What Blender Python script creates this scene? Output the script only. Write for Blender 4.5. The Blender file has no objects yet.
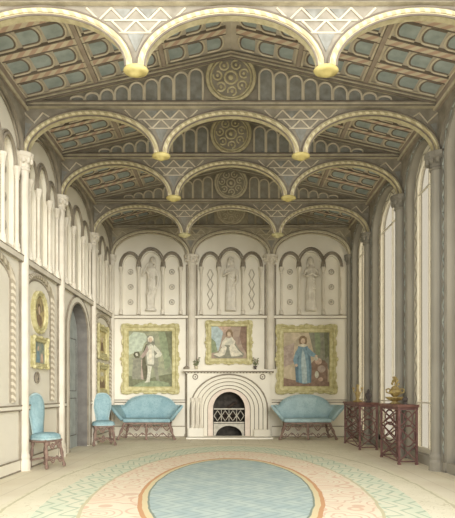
import bpy, bmesh, math, random
from mathutils import Vector, Matrix, Euler
random.seed(7)
PI = math.pi
scene = bpy.context.scene
COL = scene.collection

# ------------------------------------------------------------------ materials
def lin(c):
    c = c / 255.0
    return c / 12.92 if c <= 0.04045 else ((c + 0.055) / 1.055) ** 2.4
def rgb(t): return (lin(t[0]), lin(t[1]), lin(t[2]), 1.0)

class NT:
    def __init__(s, name):
        s.m = bpy.data.materials.new(name); s.m.use_nodes = True
        s.t = s.m.node_tree; s.n = s.t.nodes; s.l = s.t.links
        s.b = s.n['Principled BSDF']
    def node(s, kind, **kw):
        n = s.n.new(kind)
        for k, v in kw.items(): setattr(n, k, v)
        return n
    def put(s, a, sock):
        if hasattr(a, 'is_output'): s.l.new(a, sock)
        else: sock.default_value = a
    def math(s, op, a, b=0.0, c=None, clamp=False):
        n = s.node('ShaderNodeMath', operation=op, use_clamp=clamp)
        s.put(a, n.inputs[0]); s.put(b, n.inputs[1])
        if c is not None: s.put(c, n.inputs[2])
        return n.outputs[0]
    def mix(s, f, a, b, mode='MIX'):
        n = s.node('ShaderNodeMix', data_type='RGBA', blend_type=mode)
        s.put(f, n.inputs[0]); s.put(a, n.inputs[6]); s.put(b, n.inputs[7])
        return n.outputs[2]
    def coord(s, out='Object'):
        return s.node('ShaderNodeTexCoord').outputs[out]
    def noise(s, scale, detail=3.0, vec=None, dist=0.0):
        n = s.node('ShaderNodeTexNoise')
        n.inputs['Scale'].default_value = scale; n.inputs['Detail'].default_value = detail
        n.inputs['Distortion'].default_value = dist
        s.l.new(vec if vec is not None else s.coord(), n.inputs['Vector'])
        return n.outputs[0]
    def ramp(s, f, p0, p1):
        n = s.node('ShaderNodeMapRange'); n.clamp = True
        s.put(f, n.inputs[0]); n.inputs[1].default_value = p0; n.inputs[2].default_value = p1
        return n.outputs[0]
    def done(s, color, rough=0.8, metal=0.0, bump=None, bs=0.2, spec=0.3):
        s.put(color, s.b.inputs['Base Color'])
        s.b.inputs['Roughness'].default_value = rough
        s.b.inputs['Metallic'].default_value = metal
        s.b.inputs['Specular IOR Level'].default_value = spec
        if bump is not None:
            n = s.node('ShaderNodeBump'); n.inputs['Strength'].default_value = bs
            n.inputs['Distance'].default_value = 0.02
            s.l.new(bump, n.inputs['Height']); s.l.new(n.outputs[0], s.b.inputs['Normal'])
        return s.m

def wash(name, c, c2=None, scale=3.0, rough=0.85, metal=0.0, grain=40.0, bs=0.05, lo=0.35, hi=0.65, spec=0.2):
    """a watercolour-like mottle between two close colours"""
    if c2 is None: c2 = tuple(int(v * 0.93) for v in c)
    t = NT(name)
    f = t.ramp(t.noise(scale, 5.0), lo, hi)
    col = t.mix(f, rgb(c), rgb(c2))
    g = t.noise(grain, 2.0)
    return t.done(col, rough, metal, g, bs, spec)

M = {}
M['stone'] = wash('cream_stone', (233, 227, 210), (226, 219, 200), 1.5)
M['stone_right'] = wash('backlit_cream_stone', (166, 161, 149), (154, 149, 137), 1.5)  # window-wall stone darkened: its backlit shade is put into the colour
M['bead'] = wash('stone_moulding', (158, 148, 130), (132, 123, 106), 5.0)
M['bead_right'] = wash('backlit_stone_moulding', (146, 141, 129), (128, 123, 112), 5.0)  # moulding tone carries the same painted backlit shade
M['shaft'] = wash('stone_shaft', (222, 214, 196), (208, 199, 180), 4.0)
M['rosette'] = wash('rosette_stone', (196, 188, 170), (174, 166, 148), 8.0)
M['statue'] = wash('statue_stone', (224, 217, 200), (204, 196, 178), 6.0)
M['niche'] = wash('niche_stone', (228, 221, 203), (220, 212, 194), 3.0)
M['chevron'] = wash('chevron_moulding', (186, 178, 160), (160, 153, 136), 9.0)
M['chevron_teal'] = wash('painted_chevron', (178, 184, 176), (150, 156, 148), 9.0)
M['ceil'] = wash('ceiling_timber', (206, 197, 180), (192, 182, 164), 4.0)
M['ceil_dark'] = wash('ceiling_dark_timber', (136, 126, 112), (118, 108, 96), 6.0)
M['ceil_pale'] = wash('ceiling_pale_bead', (222, 212, 188), (206, 194, 170), 6.0)
M['purlin'] = wash('purlin_timber', (176, 162, 146), (160, 146, 130), 6.0)
M['coffer'] = wash('coffer_blue_grey', (176, 186, 182), (154, 164, 160), 7.0)
M['spandrel'] = wash('spandrel_brown', (164, 156, 140), (140, 133, 118), 7.0)
M['spandrel_far'] = wash('haze_pale_spandrel', (190, 180, 156), (172, 162, 138), 7.0)  # end-wall truss spandrels, greyed by painted distance haze
M['lancet'] = wash('lancet_grey', (154, 154, 146), (132, 130, 120), 9.0)
M['lancet_far'] = wash('haze_pale_lancet', (166, 162, 148), (150, 144, 130), 9.0)  # lancets of the far trusses, distance haze mixed into the colour
M['gilt_arch'] = wash('gilded_rib', (208, 198, 162), (184, 173, 136), 14.0, rough=0.6)
M['gilt_arch_far'] = wash('haze_pale_gilt', (214, 205, 178), (196, 186, 158), 14.0, rough=0.7)  # gilding paled with distance: aerial haze put into the colour
M['tie'] = wash('tie_beam_timber', (206, 197, 170), (184, 174, 148), 9.0)
M['tie_far'] = wash('haze_pale_tie_beam', (196, 188, 168), (178, 170, 150), 9.0)  # far tie beams, paled by haze painted into the timber colour
M['pendant'] = wash('gilded_boss', (206, 192, 128), (182, 166, 104), 10.0, rough=0.5)
M['gilt'] = wash('gilt_frame', (208, 200, 154), (178, 168, 118), 12.0, rough=0.5)
M['gilt_deep'] = wash('gilt_bronze', (196, 174, 112), (140, 116, 70), 24.0, rough=0.4, spec=0.5)
M['wood'] = wash('carved_dark_wood', (146, 124, 110), (116, 94, 84), 18.0, rough=0.6)
M['iron'] = wash('red_brown_lattice', (138, 104, 98), (110, 80, 78), 14.0, rough=0.6)
M['iron_top'] = wash('red_brown_tabletop', (140, 104, 92), (112, 80, 72), 8.0, rough=0.5)
M['door'] = wash('blue_grey_door', (178, 184, 178), (160, 165, 160), 5.0)
M['jamb'] = wash('shaded_door_lining', (124, 120, 113), (106, 102, 96), 5.0)  # dark tone paints the shade of the door reveal into the lining
M['soot'] = wash('sooty_firebox', (84, 78, 70), (60, 56, 50), 9.0)
M['steel'] = wash('pale_steel', (206, 200, 184), (182, 176, 160), 12.0, rough=0.5)
M['log'] = wash('charred_log', (78, 66, 56), (54, 46, 40), 16.0)
M['marble_pink'] = wash('pinkish_marble', (232, 217, 201), (222, 205, 188), 8.0)
M['hearth'] = wash('white_hearthstone', (240, 235, 220), (232, 226, 210), 5.0)
M['leaf'] = wash('grey_green_leaf', (142, 146, 112), (114, 120, 90), 30.0)
M['petal'] = wash('pale_petal', (226, 206, 196), (206, 180, 170), 30.0)
M['darkvase'] = wash('dark_bronze', (104, 96, 92), (76, 70, 68), 20.0, rough=0.5)
M['sash'] = wash('white_sash', (238, 232, 214), (228, 221, 202), 8.0)

def make_upholstery(name, c, c2, c3):
    t = NT(name)
    co = t.coord()
    f = t.ramp(t.noise(5.0, 4.0, co), 0.4, 0.6)
    col = t.mix(f, rgb(c), rgb(c2))
    curl = t.math('ABSOLUTE', t.math('SUBTRACT', t.noise(17.0, 1.0, co, 1.2), 0.5))
    col = t.mix(t.math('MULTIPLY', t.math('SUBTRACT', 1.0, t.ramp(curl, 0.0, 0.04)), 0.55), col, rgb(c3))
    return t.done(col, 0.9, 0, t.noise(120, 2, co), 0.05)
M['teal'] = make_upholstery('teal_damask', (136, 166, 171), (152, 180, 183), (96, 128, 136))
M['teal_pale'] = make_upholstery('pale_teal_damask', (160, 185, 187), (178, 200, 200), (122, 150, 155))

def make_rope(name, a, b, scale, direction=(1, 1, 0)):
    t = NT(name)
    co = t.coord()
    sep = t.node('ShaderNodeSeparateXYZ'); t.l.new(co, sep.inputs[0])
    s = t.math('ADD', t.math('MULTIPLY', sep.outputs[0], direction[0]), t.math('MULTIPLY', sep.outputs[1], direction[1]))
    s = t.math('ADD', s, t.math('MULTIPLY', sep.outputs[2], direction[2]))
    w = t.math('SINE', t.math('MULTIPLY', s, scale))
    f = t.ramp(w, -0.3, 0.3)
    col = t.mix(f, rgb(a), rgb(b))
    col = t.mix(t.math('MULTIPLY', t.noise(9, 3, co), 0.25), col, rgb((150, 138, 120)))
    return t.done(col, 0.8)
M['stripe'] = make_rope('pink_striped_band', (206, 176, 154), (226, 214, 188), 40.0, (1, 1, 0))
M['rope'] = make_rope('twisted_stone_rope', (206, 196, 174), (158, 148, 126), 70.0, (0, 1, 1))
M['ropegilt'] = make_rope('twisted_gilt_rope', (228, 218, 180), (194, 180, 140), 60.0, (1, 0, 0.6))

def make_floor():
    t = NT('pale_floorboards'); co = t.coord()
    sep = t.node('ShaderNodeSeparateXYZ'); t.l.new(co, sep.inputs[0])
    fr = t.math('FRACT', t.math('MULTIPLY', sep.outputs[0], 3.2))
    line = t.math('LESS_THAN', fr, 0.05)
    col = t.mix(t.ramp(t.noise(2.0, 4), 0.35, 0.65), rgb((234, 226, 202)), rgb((226, 216, 190)))
    col = t.mix(t.math('MULTIPLY', line, 0.3), col, rgb((176, 164, 136)))
    return t.done(col, 0.7, 0, t.noise(30), 0.03)
M['floor'] = make_floor()

def make_carpet():
    t = NT('patterned_carpet'); co = t.coord()
    sep = t.node('ShaderNodeSeparateXYZ'); t.l.new(co, sep.inputs[0])
    X, Y = sep.outputs[0], sep.outputs[1]
    wob = t.math('MULTIPLY', t.math('SUBTRACT', t.noise(3.0, 2, co), 0.5), 0.04)
    def ell(a, b):
        x = t.math('POWER', t.math('ABSOLUTE', t.math('DIVIDE', X, a)), 2.0)
        y = t.math('POWER', t.math('ABSOLUTE', t.math('DIVIDE', Y, b)), 2.0)
        return t.math('ADD', t.math('SQRT', t.math('ADD', x, y)), wob)
    def inside(a, b): return t.math('LESS_THAN', ell(a, b), 1.0)
    def thin(src, width, half=0.5):
        return t.math('LESS_THAN', t.math('ABSOLUTE', t.math('SUBTRACT', src, half)), width)
    # outer field: cream with faint tan scrolls
    sc1 = thin(t.noise(4.5, 1.0, co, 2.0), 0.012)
    base = t.mix(t.ramp(t.noise(2.5, 4, co), 0.35, 0.65), rgb((236, 229, 204)), rgb((228, 221, 194)))
    base = t.mix(t.math('MULTIPLY', sc1, 0.5), base, rgb((192, 182, 146)))
    # green fret ring
    ang = t.math('ARCTAN2', t.math('MULTIPLY', X, 2.1), Y)
    rr = ell(2.25, 4.75)
    tri = t.math('PINGPONG', t.math('MULTIPLY', ang, 9.0), 0.5)
    z = t.math('FRACT', t.math('ADD', t.math('MULTIPLY', rr, 16.0), t.math('MULTIPLY', tri, 2.0)))
    zl = t.math('LESS_THAN', z, 0.22)
    green = t.mix(t.ramp(t.noise(3.0, 4, co), 0.4, 0.6), rgb((228, 227, 202)), rgb((217, 223, 198)))
    green = t.mix(t.math('MULTIPLY', zl, 0.6), green, rgb((156, 178, 150)))
    # pink ring with scrolls
    vor = t.node('ShaderNodeTexVoronoi'); vor.inputs['Scale'].default_value = 3.0; t.l.new(co, vor.inputs['Vector'])
    ring = t.math('LESS_THAN', t.math('FRACT', t.math('MULTIPLY', vor.outputs['Distance'], 5.0)), 0.25)
    pink = t.mix(t.ramp(t.noise(3.0, 4, co), 0.4, 0.6), rgb((238, 227, 202)), rgb((238, 220, 194)))
    pink = t.mix(t.math('MULTIPLY', ring, 0.55), pink, rgb((216, 172, 142)))
    # medallion
    st = t.math('FRACT', t.math('ADD', t.math('MULTIPLY', X, 7.0), t.math('MULTIPLY', t.math('PINGPONG', Y, 0.18), 8.0)))
    med = t.mix(t.ramp(t.noise(4.0, 4, co), 0.4, 0.6), rgb((172, 189, 186)), rgb((190, 203, 194)))
    med = t.mix(t.math('MULTIPLY', t.math('LESS_THAN', st, 0.25), 0.5), med, rgb((140, 160, 158)))
    c = base
    c = t.mix(inside(2.24, 4.9), c, rgb((204, 197, 164)))
    c = t.mix(inside(2.21, 4.84), c, base)
    c = t.mix(inside(1.92, 4.50), c, green)
    c = t.mix(inside(1.53, 3.62), c, rgb((208, 200, 164)))
    c = t.mix(inside(1.50, 3.55), c, pink)
    c = t.mix(inside(1.02, 2.56), c, rgb((208, 160, 118)))
    c = t.mix(inside(0.98, 2.48), c, rgb((224, 208, 166)))
    c = t.mix(inside(0.925, 2.38), c, rgb((140, 150, 136)))
    c = t.mix(inside(0.905, 2.34), c, med)
    return t.done(c, 0.95, 0, t.noise(60, 2, co), 0.08)
M['carpet'] = make_carpet()

def make_canvas(name, ca, cb, cc, scale=2.0):
    t = NT(name); co = t.coord()
    a = t.ramp(t.noise(scale, 4, co, 0.6), 0.38, 0.62)
    b = t.ramp(t.noise(scale * 1.7, 4, co, 1.2), 0.45, 0.65)
    col = t.mix(b, t.mix(a, rgb(ca), rgb(cb)), rgb(cc))
    return t.done(col, 0.6)
def make_glass():
    t = NT('window_glass')
    for n in list(t.n):
        if n.type != 'OUTPUT_MATERIAL': t.n.remove(n)
    out = [n for n in t.n if n.type == 'OUTPUT_MATERIAL'][0]
    tr = t.node('ShaderNodeBsdfTransparent'); tr.inputs[0].default_value = (0.60, 0.575, 0.52, 1)
    gl = t.node('ShaderNodeBsdfGlossy'); gl.inputs['Roughness'].default_value = 0.05
    mx = t.node('ShaderNodeMixShader')
    mx.inputs[0].default_value = 0.06; t.l.new(tr.outputs[0], mx.inputs[1]); t.l.new(gl.outputs[0], mx.inputs[2])
    t.l.new(mx.outputs[0], out.inputs[0])
    return t.m
M['glass'] = make_glass()

# ------------------------------------------------------------------ mesh builder
ident = lambda u, v, w: (u, v, w)
class MB:
    """collects solids in (u, v, w) coordinates, mapped by f, into ONE mesh"""
    def __init__(s, f=ident):
        s.v = []; s.q = []; s.f = f
    def add(s, pts, faces):
        o = len(s.v)
        s.v += [Vector(s.f(*p)) for p in pts]
        s.q += [tuple(i + o for i in fc) for fc in faces]
        return s
    def box(s, u0, u1, v0, v1, w0, w1):
        p = [(u, v, w) for w in (w0, w1) for v in (v0, v1) for u in (u0, u1)]
        return s.add(p, [(0, 2, 3, 1), (4, 5, 7, 6), (0, 1, 5, 4), (2, 6, 7, 3), (0, 4, 6, 2), (1, 3, 7, 5)])
    def band(s, a, b, w0, w1, closed=False):
        """solid ribbon between two polylines a, b (lists of (u, v)) from w0 to w1"""
        n = len(a); pts = []
        for i in range(n):
            pts += [(a[i][0], a[i][1], w0), (b[i][0], b[i][1], w0), (b[i][0], b[i][1], w1), (a[i][0], a[i][1], w1)]
        fs = []
        m = n if closed else n - 1
        for i in range(m):
            j = (i + 1) % n
            for k in range(4):
                l = (k + 1) % 4
                fs.append((4 * i + k, 4 * i + l, 4 * j + l, 4 * j + k))
        if not closed:
            fs += [(0, 1, 2, 3), (4 * n - 1, 4 * n - 2, 4 * n - 3, 4 * n - 4)]
        return s.add(pts, fs)
    def poly(s, pts2, w0, w1):
        """prism over a 2-D polygon"""
        n = len(pts2)
        p = [(a, b, w0) for a, b in pts2] + [(a, b, w1) for a, b in pts2]
        return s.add(p, [tuple(range(n))[::-1], tuple(range(n, 2 * n))] + [(i, (i + 1) % n, n + (i + 1) % n, n + i) for i in range(n)])
    def tube(s, pts, r, n=6, closed=False, flat=1.0):
        P = [Vector(p) for p in pts]; m = len(P)
        rs = r if isinstance(r, (list, tuple)) else [r] * m
        T = []
        for i in range(m):
            a = P[i - 1] if (i > 0 or closed) else P[i]
            b = P[(i + 1) % m] if (i < m - 1 or closed) else P[i]
            d = b - a
            T.append(d.normalized() if d.length > 1e-9 else Vector((0, 0, 1)))
        up = Vector((0, 0, 1)) if abs(T[0].z) < 0.9 else Vector((1, 0, 0))
        N = (up - T[0] * up.dot(T[0])).normalized()
        out = []
        for i in range(m):
            N = N - T[i] * N.dot(T[i])
            N = N.normalized() if N.length > 1e-6 else T[i].orthogonal().normalized()
            B = T[i].cross(N)
            for k in range(n):
                a = 2 * PI * k / n
                out.append(tuple(P[i] + (N * math.cos(a) * flat + B * math.sin(a)) * rs[i]))
        fs = []
        for i in range(m if closed else m - 1):
            j = (i + 1) % m
            for k in range(n):
                l = (k + 1) % n
                fs.append((i * n + k, i * n + l, j * n + l, j * n + k))
        if not closed:
            fs += [tuple(range(n))[::-1], tuple((m - 1) * n + k for k in range(n))]
        return s.add(out, fs)
    def lathe(s, prof, c=(0, 0, 0), n=14, sx=1.0, sy=1.0, axis='z'):
        """profile [(radius, height)] round an axis: 'z' or 'v' (second coordinate) or 'w'"""
        out = []; m = len(prof)
        for r, h in prof:
            for k in range(n):
                a = 2 * PI * k / n
                x, y = r * math.cos(a) * sx, r * math.sin(a) * sy
                if axis == 'v': out.append((c[0] + x, c[1] + h, c[2] + y))
                else: out.append((c[0] + x, c[1] + y, c[2] + h))
        fs = []
        for i in range(m - 1):
            for k in range(n):
                l = (k + 1) % n
                fs.append((i * n + k, i * n + l, (i + 1) * n + l, (i + 1) * n + k))
        fs += [tuple(range(n))[::-1], tuple((m - 1) * n + k for k in range(n))]
        return s.add(out, fs)
    def ball(s, c, r, n=10, m=6, rot=None):
        if not isinstance(r, (list, tuple)): r = (r, r, r)
        out = []; fs = []
        for i in range(m + 1):
            t = PI * i / m
            t = min(max(t, 0.02), PI - 0.02)
            for k in range(n):
                a = 2 * PI * k / n
                p = Vector((r[0] * math.sin(t) * math.cos(a), r[1] * math.sin(t) * math.sin(a), r[2] * math.cos(t)))
                if rot: p.rotate(rot)
                out.append((c[0] + p.x, c[1] + p.y, c[2] + p.z))
        for i in range(m):
            for k in range(n):
                l = (k + 1) % n
                fs.append((i * n + k, i * n + l, (i + 1) * n + l, (i + 1) * n + k))
        fs += [tuple(range(n))[::-1], tuple(m * n + k for k in range(n))]
        return s.add(out, fs)
    def build(s, name, mat, parent=None, smooth=False, bevel=0.0, sub=0, remesh=0.0, world=True):
        off = Vector((0, 0, 0))
        if parent is not None and world:
            p = parent
            while p is not None: off += p.location; p = p.parent
        me = bpy.data.meshes.new(name)
        me.from_pydata([v - off for v in s.v], [], s.q); me.validate()
        bm = bmesh.new(); bm.from_mesh(me)
        bmesh.ops.recalc_face_normals(bm, faces=bm.faces); bm.to_mesh(me); bm.free()
        me.materials.append(M[mat] if isinstance(mat, str) else mat)
        o = bpy.data.objects.new(name, me); COL.objects.link(o)
        if parent is not None: o.parent = parent
        if remesh:
            md = o.modifiers.new('r', 'REMESH'); md.mode = 'VOXEL'; md.voxel_size = remesh; md.use_smooth_shade = True
            sm = o.modifiers.new('s', 'SMOOTH'); sm.iterations = 3
        if bevel:
            md = o.modifiers.new('b', 'BEVEL'); md.width = bevel; md.segments = 2; md.limit_method = 'ANGLE'
        if sub:
            md = o.modifiers.new('s', 'SUBSURF'); md.levels = sub; md.render_levels = sub
        if smooth or sub:
            for p in me.polygons: p.use_smooth = True
        return o

def thing(name, label, cat, loc=(0, 0, 0), rz=0.0, group=None):
    o = bpy.data.objects.new(name, None); COL.objects.link(o)
    o.location = loc; o.rotation_euler = (0, 0, rz); o.empty_display_size = 0.1
    o['label'] = label; o['category'] = cat
    if group: o['group'] = group
    return o
def tag(o, label, cat, group=None):
    o['label'] = label; o['category'] = cat
    if group: o['group'] = group
    return o
def struct(o):
    o['kind'] = 'structure'; return o
def copy_tree(o, parent=None):
    c = o.copy(); COL.objects.link(c)
    if parent is not None: c.parent = parent
    for ch in list(o.children): copy_tree(ch, c)
    return c

def ell(uc, hw, vs, rise, n=18, a0=PI, a1=0.0):
    return [(uc + hw * math.cos(a0 + (a1 - a0) * i / n), vs + rise * math.sin(a0 + (a1 - a0) * i / n)) for i in range(n + 1)]
def stilt(uc, hw, v0, vs, rise, n=14):
    return [(uc - hw, v0)] + ell(uc, hw, vs, rise, n) + [(uc + hw, v0)]
def flatline(pts, v): return [(p[0], v) for p in pts]

def perforated(mb, u0, u1, v0, v1, ops, w0, w1):
    """a wall layer with arched openings (uc, half width, base, spring, rise)"""
    ops = sorted(ops)
    if not ops: mb.box(u0, u1, v0, v1, w0, w1); return
    cuts = [u0] + [((a[0] + a[1]) + (b[0] - b[1])) / 2 for a, b in zip(ops, ops[1:])] + [u1]
    for (uc, hw, vb, vs, ri), a, b in zip(ops, cuts, cuts[1:]):
        if uc - hw - a > 1e-4: mb.box(a, uc - hw, v0, v1, w0, w1)
        if b - uc - hw > 1e-4: mb.box(uc + hw, b, v0, v1, w0, w1)
        if vb - v0 > 1e-4: mb.box(uc - hw, uc + hw, v0, vb, w0, w1)
        arc = ell(uc, hw, vs, ri)
        mb.band(arc, flatline(arc, v1), w0, w1)

# ------------------------------------------------------------------ dimensions (metres)
HW = 3.0                     # half width of the room
YB = 13.0                    # distance of the end wall
EYE = 1.125
T = [5.47, 7.45, 9.06, 11.19, 13.0]      # truss and wall-shaft positions
Y0 = 5.2                     # near end of the modelled walls
ZS, ZC = 4.525, 5.12         # springing and crown of the arches
ZT0, ZT1 = 5.185, 5.265        # tie beam
ZW, ZR = 5.30, 6.02          # ceiling at wall and ridge
STR = 3.02                   # string course
back = lambda u, v, w: (u, YB - w, v)
left = lambda u, v, w: (-HW + w, u, v)
right = lambda u, v, w: (HW - w, u, v)

# ------------------------------------------------------------------ floor, carpet
fl = MB().box(-3.7, 3.7, -1.5, 13.4, -0.1, 0.0).build('floor', 'floor'); struct(fl)
cp = MB().box(-2.26, 2.26, -5.0, 5.05, 0.0, 0.012).build('carpet', 'carpet')
cp.location = (0.0, 6.2, 0.0)
tag(cp, 'large cream carpet with a blue-grey oval medallion and pink and green rings', 'carpet')

# ------------------------------------------------------------------ walls
def arcade_ops(uc, k):
    return [(uc - 0.52 * k, 0.19 * k, 3.14, 4.225, 0.30), (uc, 0.27 * k, 3.14, 4.225, 0.40), (uc + 0.52 * k, 0.19 * k, 3.14, 4.225, 0.30)]

def colonnette(f, u, parent, mat, k=1.0):
    b = MB(f)
    r = 0.027 * k
    b.lathe([(r * 2.0, 3.06), (r * 2.0, 3.10), (r * 1.5, 3.13), (r * 1.7, 3.16), (r, 3.20), (r * 0.95, 3.6), (r * 0.95, 4.06), (r * 1.3, 4.08), (r * 1.1, 4.10), (r * 2.0, 4.19), (r * 2.2, 4.20), (r * 2.2, 4.24)],
            (u, 0, 0.035), 10, axis='v')
    return b.build('colonnette', mat, parent, smooth=False)

def arcade(f, uc, k, parent, deco, mats):
    """three-niche blind arcade: arch mouldings, colonnettes and carved ornament"""
    b = MB(f)
    for (c, hw, vb, vs, ri) in arcade_ops(uc, k):
        for dr, r, w in ((0.035, 0.026, 0.02), (0.085, 0.018, 0.012)):
            if dr > 0.05 and c != uc: dr = 0.078
            b.tube([(p[0], p[1], w) for p in stilt(c, hw + dr, vs - 0.0, vs + 0.02, ri + dr)], r, 6)
    b.build('arch_moulding', mats[0], parent)
    for u in (-0.745, -0.30, 0.30, 0.745):
        colonnette(f, uc + u * k, parent, mats[1], 1.0)
    for sgn in (-1, 1):
        c = uc + sgn * 0.52 * k
        if deco == 'rosette':
            for v in (3.38, 3.76, 4.14):
                r = MB(f); R = 0.062
                r.tube([(c + R * math.cos(a * PI / 6) * k, v + R * math.sin(a * PI / 6), -0.05) for a in range(12)], 0.014, 5, True)
                r.ball((c, v, -0.05), (0.03 * k, 0.03, 0.03), 8, 5)
                r.build('rosette', 'rosette', parent)
        else:
            z = MB(f)
            for s in (-1, 1):
                z.tube([(c + s * (0.07 if i % 2 else 0.012), 3.2 + i * 0.125, -0.05) for i in range(9)], 0.014, 5)
            z.build('chevron_ornament', 'rosette', parent)

def capital(f, u, z, parent, mat, r=0.09, w=0.05):
    b = MB(f)
    b.lathe([(r * 1.15, z - 0.24), (r * 1.3, z - 0.215), (r * 1.1, z - 0.19), (r * 1.35, z - 0.12), (r * 1.9, z - 0.06), (r * 2.0, z - 0.055), (r * 2.05, z), (r * 0.5, z)], (u, 0, w), 12, axis='v')
    for i in range(5):
        a = PI * (i + 0.5) / 5
        b.ball((u + math.cos(a) * r * 1.55, z - 0.11, w + math.sin(a) * r * 1.55), (r * 0.42, r * 0.7, r * 0.42), 6, 5)
    return b.build('capital', mat, parent)

def shaft(f, u, z0, z1, parent, mats, r=0.085, w=0.05, ring=None):
    b = MB(f)
    b.lathe([(r, z0), (r, z1 - 0.2)], (u, 0, w), 14, axis='v')
    if z0 < 0.05: b.lathe([(r * 1.35, 0), (r * 1.35, 0.12), (r * 1.15, 0.16), (r * 1.25, 0.2), (r * 1.05, 0.25)], (u, 0, w), 14, axis='v')
    o = b.build('wall_shaft', mats[0], parent, smooth=False)
    g = MB(f)       # narrow flanking beads
    for s in (-1, 1): g.tube([(u + s * r * 1.35, z0 + 0.01, 0.012), (u + s * r * 1.35, z1 - 0.22, 0.012)], 0.02, 5)
    g.build('shaft_bead', mats[1], parent)
    capital(f, u, z1, parent, mats[2], r, w)
    return o

ML = ('bead', 'shaft', 'bead')
# --- left wall
wl = MB(left)
bays = [(T[0], T[1]), (T[1], T[2]), (T[2], T[3]), (T[3], T[4])]
DOOR = (10.20, 0.63, 0.0, 2.26, 0.60)
wl.box(4.3, T[0], 0, 5.36, -0.4, 0)
for i, (a, b) in enumerate(bays):
    uc, k = (a + b) / 2, (b - a) / 1.98
    dops = [DOOR] if i == 2 else []
    perforated(wl, a, b, 0, STR, dops, -0.4, 0.0)
    wl.box(a, b, STR, 5.36, -0.4, -0.06)
    perforated(wl, a, b, STR, 5.36, arcade_ops(uc, k), -0.06, 0.0)
wl = struct(wl.build('wall_left', 'stone'))
for i, (a, b) in enumerate(bays):
    uc, k = (a + b) / 2, (b - a) / 1.98
    arcade(left, uc, k, wl, 'rosette', ML)
for t in T[:4]: shaft(left, t, 0.0, ZS, wl, ('shaft', 'bead', 'shaft'), 0.068, 0.035)
shaft(left, 12.93, 0.0, ZS, wl, ('shaft', 'bead', 'shaft'), 0.05, 0.05)
for (a, b) in bays:                                      # timber spandrels above the wall arches
    s = MB(left); uc, hw = (a + b) / 2, (b - a) / 2
    arc = [(a, ZS)] + ell(uc, hw - 0.10, ZS, 0.56, 20) + [(b, ZS)]
    s.band(arc, flatline(arc, 5.36), 0.0, 0.05)
    s.build('wall_spandrel', 'spandrel', wl)
    m = MB(left); m.tube([(p[0], p[1], 0.05) for p in ell(uc, hw - 0.10, ZS, 0.56, 20)], 0.03, 6)
    m.tube([(p[0], p[1], 0.02) for p in ell(uc, hw - 0.17, ZS, 0.50, 20)], 0.016, 5)
    m.build('wall_arch_moulding', 'bead', wl)
# rope-moulded arched panels below the string course
for uc, hw in (((T[0] + T[1]) / 2, 0.66), (8.12, 0.56), (12.14, 0.70)):
    p = MB(left)
    path = [(uc - hw, 0.98)] + ell(uc, hw, 2.62, 0.30, 16) + [(uc + hw, 0.98)]
    p.tube([(q[0], q[1], 0.012) for q in path], 0.042, 6)
    p.build('rope_moulding', 'rope', wl)
    p = MB(left)
    path = [(uc - hw + 0.08, 0.98)] + ell(uc, hw - 0.08, 2.62, 0.23, 16) + [(uc + hw - 0.08, 0.98)]
    p.tube([(q[0], q[1], 0.004) for q in path], 0.014, 5)
    p.build('panel_bead', 'bead', wl)
def rail(f, spans, v, h, d, name, mat, bead='bead'):
    b = MB(f)
    for a, c in spans:
        b.box(a, c, v - h / 2, v + h / 2, 0, d)
    o = struct(b.build(name, mat, None))
    g = MB(f)
    for a, c in spans:
        g.tube([(a, v - h / 2, d * 0.7), (c, v - h / 2, d * 0.7)], 0.016, 5)
        g.tube([(a, v + h / 2, d * 0.9), (c, v + h / 2, d * 0.9)], 0.012, 5)
    g.build('rail_bead', bead, o)
    return o
rail(left, [(4.3, 13.0)], STR, 0.08, 0.06, 'trim_1', 'shaft')
rail(left, [(4.3, 9.38), (11.02, 13.0)], 0.90, 0.06, 0.035, 'trim_2', 'stone')
rail(left, [(4.3, 9.38), (11.02, 13.0)], 0.09, 0.16, 0.025, 'baseboard_left', 'stone')

# --- door in the left wall
dr = MB(left)
arc = stilt(DOOR[0], DOOR[1], 0, DOOR[3], DOOR[4])
dr.poly([(p[0], p[1]) for p in arc], -0.28, -0.20)
door = struct(dr.build('door_1', 'door'))
b = MB(left)
for u0, u1, v0, v1 in ((9.68, 10.14, 0.25, 1.0), (10.26, 10.72, 0.25, 1.0), (9.68, 10.14, 1.15, 2.2), (10.26, 10.72, 1.15, 2.2)):
    b.tube([(u0, v0, -0.20), (u1, v0, -0.20), (u1, v1, -0.20), (u0, v1, -0.20)], 0.014, 5, True)
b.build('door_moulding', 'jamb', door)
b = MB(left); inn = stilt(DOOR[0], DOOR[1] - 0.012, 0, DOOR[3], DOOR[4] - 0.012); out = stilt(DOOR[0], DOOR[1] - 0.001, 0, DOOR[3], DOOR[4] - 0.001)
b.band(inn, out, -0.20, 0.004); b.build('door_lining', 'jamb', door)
b = MB(left); b.ball((10.0, 1.08, -0.17), 0.035); b.build('door_knob', 'gilt_deep', door)
b = MB(left); inn = stilt(DOOR[0], DOOR[1], 0, DOOR[3], DOOR[4]); out = stilt(DOOR[0], DOOR[1] + 0.17, 0, DOOR[3], DOOR[4] + 0.13)
b.band(inn, out, 0, 0.02); arch = b.build('door_architrave', 'stone', door)
b = MB(left)
for d, w in ((0.008, 0.018), (0.17, 0.018)):
    b.tube([(p[0], p[1], w) for p in stilt(DOOR[0], DOOR[1] + d, 0.02, DOOR[3], DOOR[4] + d * 0.76)], 0.018, 5)
b.build('architrave_bead', 'bead', door)

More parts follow.
